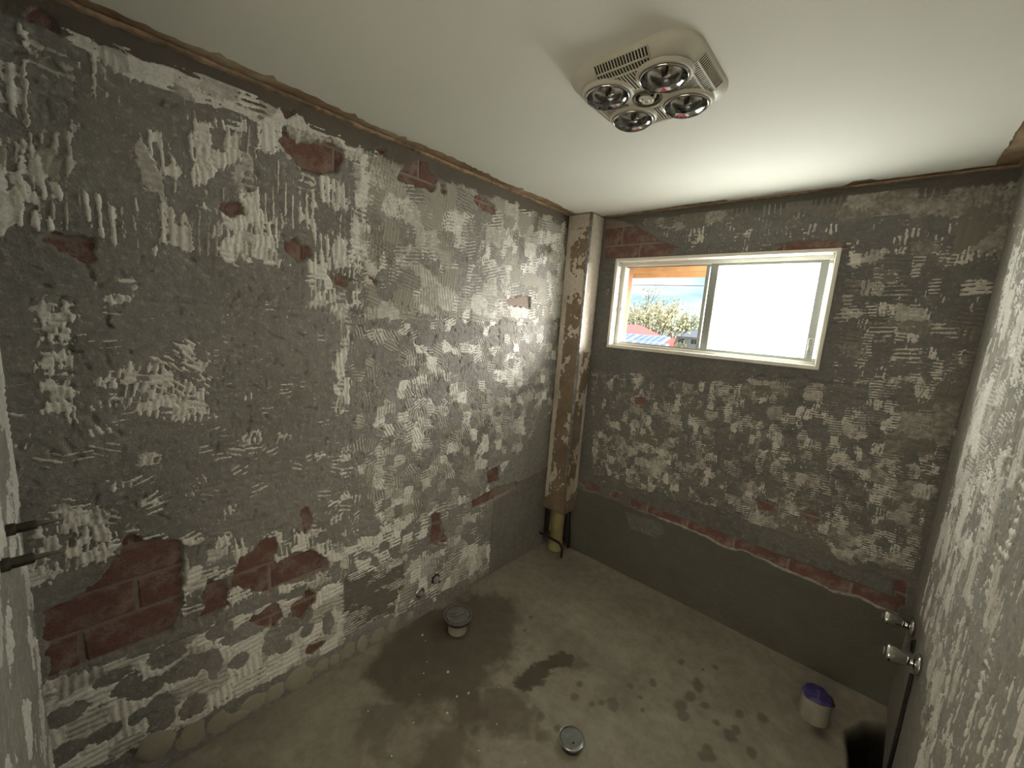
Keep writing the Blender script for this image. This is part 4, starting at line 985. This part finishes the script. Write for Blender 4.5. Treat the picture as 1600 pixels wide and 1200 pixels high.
# low front roof that carries the panels
RY, SL = 9.5, .30; RZ = hit(1000, 524, 1, RY)[2]
def roofz(y): return RZ-SL*(RY-y)
xr = hit(1056, 528, 1, RY)[0]
at_parent(MB().add([(-16, 4, roofz(4)), (xr+1.6, 4, roofz(4)), (xr, RY, RZ), (-16, RY, RZ), (-16, RY+2, RZ-.6), (xr-1.2, RY+2, RZ-.6)], [(0, 1, 2, 3), (3, 2, 5, 4)]).build('front_roof', M_RED), nb)
at_parent(MB().box((-15.5, 4.6, -3.2), (xr+.2, RY, roofz(4.6)-.05)).build('front_wall', M_HW), nb)
M_CELL = simple('solar_cell', (.16, .24, .42), .3, var=.2, scale=3)
M_FRAME = simple('panel_frame', (.62, .64, .68), .4)
NPAN = ('topmost', 'second', 'third')
for row in range(3):
    for c in range(4):
        yy1 = RY-.10-row*.62; yy0 = yy1-.56; x1_ = xr-.12+.22*row-c*.98; x0 = x1_-.94
        sp = empty('solar_panel', ((x0+x1_)/2, yy0, roofz(yy0)+.05)); tag(sp, '%s-row blue solar panel on the red roof, %s from the right' % (NPAN[row], ('first', 'second', 'third', 'fourth')[c]), 'solar panel', 'solar panels on the red roof')
        q = lambda a, b, dz: (a, b, roofz(b)+dz)
        m = MB(); m.add([q(x0, yy0, .02), q(x1_, yy0, .02), q(x1_, yy1, .02), q(x0, yy1, .02), q(x0, yy0, .06), q(x1_, yy0, .06), q(x1_, yy1, .06), q(x0, yy1, .06)], BOXQ.tolist()); at_parent(m.build('frame', M_FRAME), sp)
        for s in range(5):
            cx0 = x0+.03+s*.18; cx1 = cx0+.145
            m = MB(); m.add([q(cx0, yy0+.03, .055), q(cx1, yy0+.03, .055), q(cx1, yy1-.03, .055), q(cx0, yy1-.03, .055), q(cx0, yy0+.03, .066), q(cx1, yy0+.03, .066), q(cx1, yy1-.03, .066), q(cx0, yy1-.03, .066)], BOXQ.tolist()); at_parent(m.build('cell_strip', M_CELL), sp)
# grey house further off
M_GREY = simple('grey_roof', (.15, .17, .20), .85)
g1 = hit(1043, 523, 1, 30); g2 = hit(1100, 540, 1, 30)
gh = empty('grey_house', (g1[0]+4, 33, -3.2)); tag(gh, 'distant house with a blue grey roof right of the tree', 'house')
zt = g1[2]
at_parent(MB().box((g1[0]+.3, 30.4, -3.2), (g1[0]+9, 37, zt)).build('wall', M_HW), gh)
at_parent(MB().add([(g1[0], 30, zt-.05), (g1[0]+9.4, 30, zt-.05), (g1[0]+9.4, 37.4, zt-.05), (g1[0], 37.4, zt-.05), (g1[0]+2.6, 33.7, zt+.95), (g1[0]+7, 33.7, zt+.95)], [(0, 1, 5, 4), (1, 2, 5), (2, 3, 4, 5), (3, 0, 4), (3, 2, 1, 0)]).build('roof', M_GREY), gh)
M_WGL = simple('window_glass', (.05, .06, .07), .2)
for k in range(3):
    xx = g1[0]+.7+k*1.0
    wf = at_parent(MB().box((xx, 30.36, zt-.62), (xx+.6, 30.42, zt-.15)).build('window', M_FRAME), gh)
    p = MB().box((xx+.05, 30.33, zt-.57), (xx+.28, 30.36, zt-.20)).box((xx+.32, 30.33, zt-.57), (xx+.55, 30.36, zt-.20)).build('pane', M_WGL); p.parent = wf
# trees
def tree(name, base, top, spread, n, cols, label, seed, wide=.62):
    r = random.Random(seed); o = empty(name, base); tag(o, label, 'tree', 'trees beyond the red roof')
    m = MB(); tips = []
    def grow(p, d, ln, rad, dep):
        q = p+d*ln; m.tube([p, p+d*ln*.5+Vector((r.uniform(-1, 1), r.uniform(-1, 1), 0))*ln*.05, q], [rad, rad*.85, rad*.65], 5, cap=False); tips.append(q)
        if dep == 0: return
        for _ in range(3 if dep > 1 else 3):
            v = (d+Vector((r.uniform(-1, 1), r.uniform(-1, 1), r.uniform(-.1, .7)))*wide).normalized(); grow(q, v, ln*r.uniform(.55, .8), rad*.6, dep-1)
    hgt = top-base[2]
    for k in range(4): grow(Vector((r.uniform(-.2, .2), r.uniform(-.2, .2), 0)), Vector((r.uniform(-.4, .4)*spread/2, r.uniform(-.3, .3), 1)).normalized(), hgt*.40, .10, 4)
    t = NT(name+'_bark'); bm = t.done((.12, .09, .06), .9)
    m.build('branches', bm, o)
    vs = []; fs = []
    for k in range(n):
        c = r.choice(tips)+Vector((r.gauss(0, .22), r.gauss(0, .22), r.gauss(0, .2))); a = Vector((r.gauss(0, 1), r.gauss(0, 1), r.gauss(0, 1))).normalized(); b = a.orthogonal(); s = r.uniform(.05, .11)
        i = len(vs); vs += [c+a*s, c+b*s*.6, c-a*s, c-b*s*.6]; fs.append((i, i+1, i+2, i+3))
    lm = NT(name+'_leaf'); lm = lm.done(lm.ramp(lm.noise(2.5, 3), [(.3, cols[0]), (.7, cols[1])]), .8)
    f = MB().add(vs, fs).build('foliage', lm, o); f['kind'] = 'stuff'
tb = hit(1012, 512, 1, 20)
tree('leafy_tree', (tb[0]-.55, 22, -3.2), 2.9, .8, 2000, ((.42, .42, .25), (.62, .60, .40)), 'pale leafy tree with thin branches behind the red roof', 3, .50)
tb = hit(1042, 520, 1, 27.5)
tree('autumn_shrub', (tb[0], 27.5, -3.2), .2, 1.2, 1600, ((.30, .24, .08), (.42, .36, .14)), 'yellowing shrub between the red roof and the grey house', 5)
tb = hit(1068, 515, 1, 45)
tree('round_tree', (tb[0], 45, -3.2), 2.9, 1.6, 1600, ((.16, .20, .08), (.28, .30, .14)), 'low green tree behind the grey roofed house', 8)
p0 = hit(985, 445, 1, 10); p1 = hit(1110, 447, 1, 10); dd = (p1-p0)
tag(MB().tube([tuple(p0-dd*6), tuple(p0), tuple(p1), tuple(p1+dd*6)], .008, 6).build('power_line', M_IRON), 'thin power line crossing the sky outside the window', 'cable')
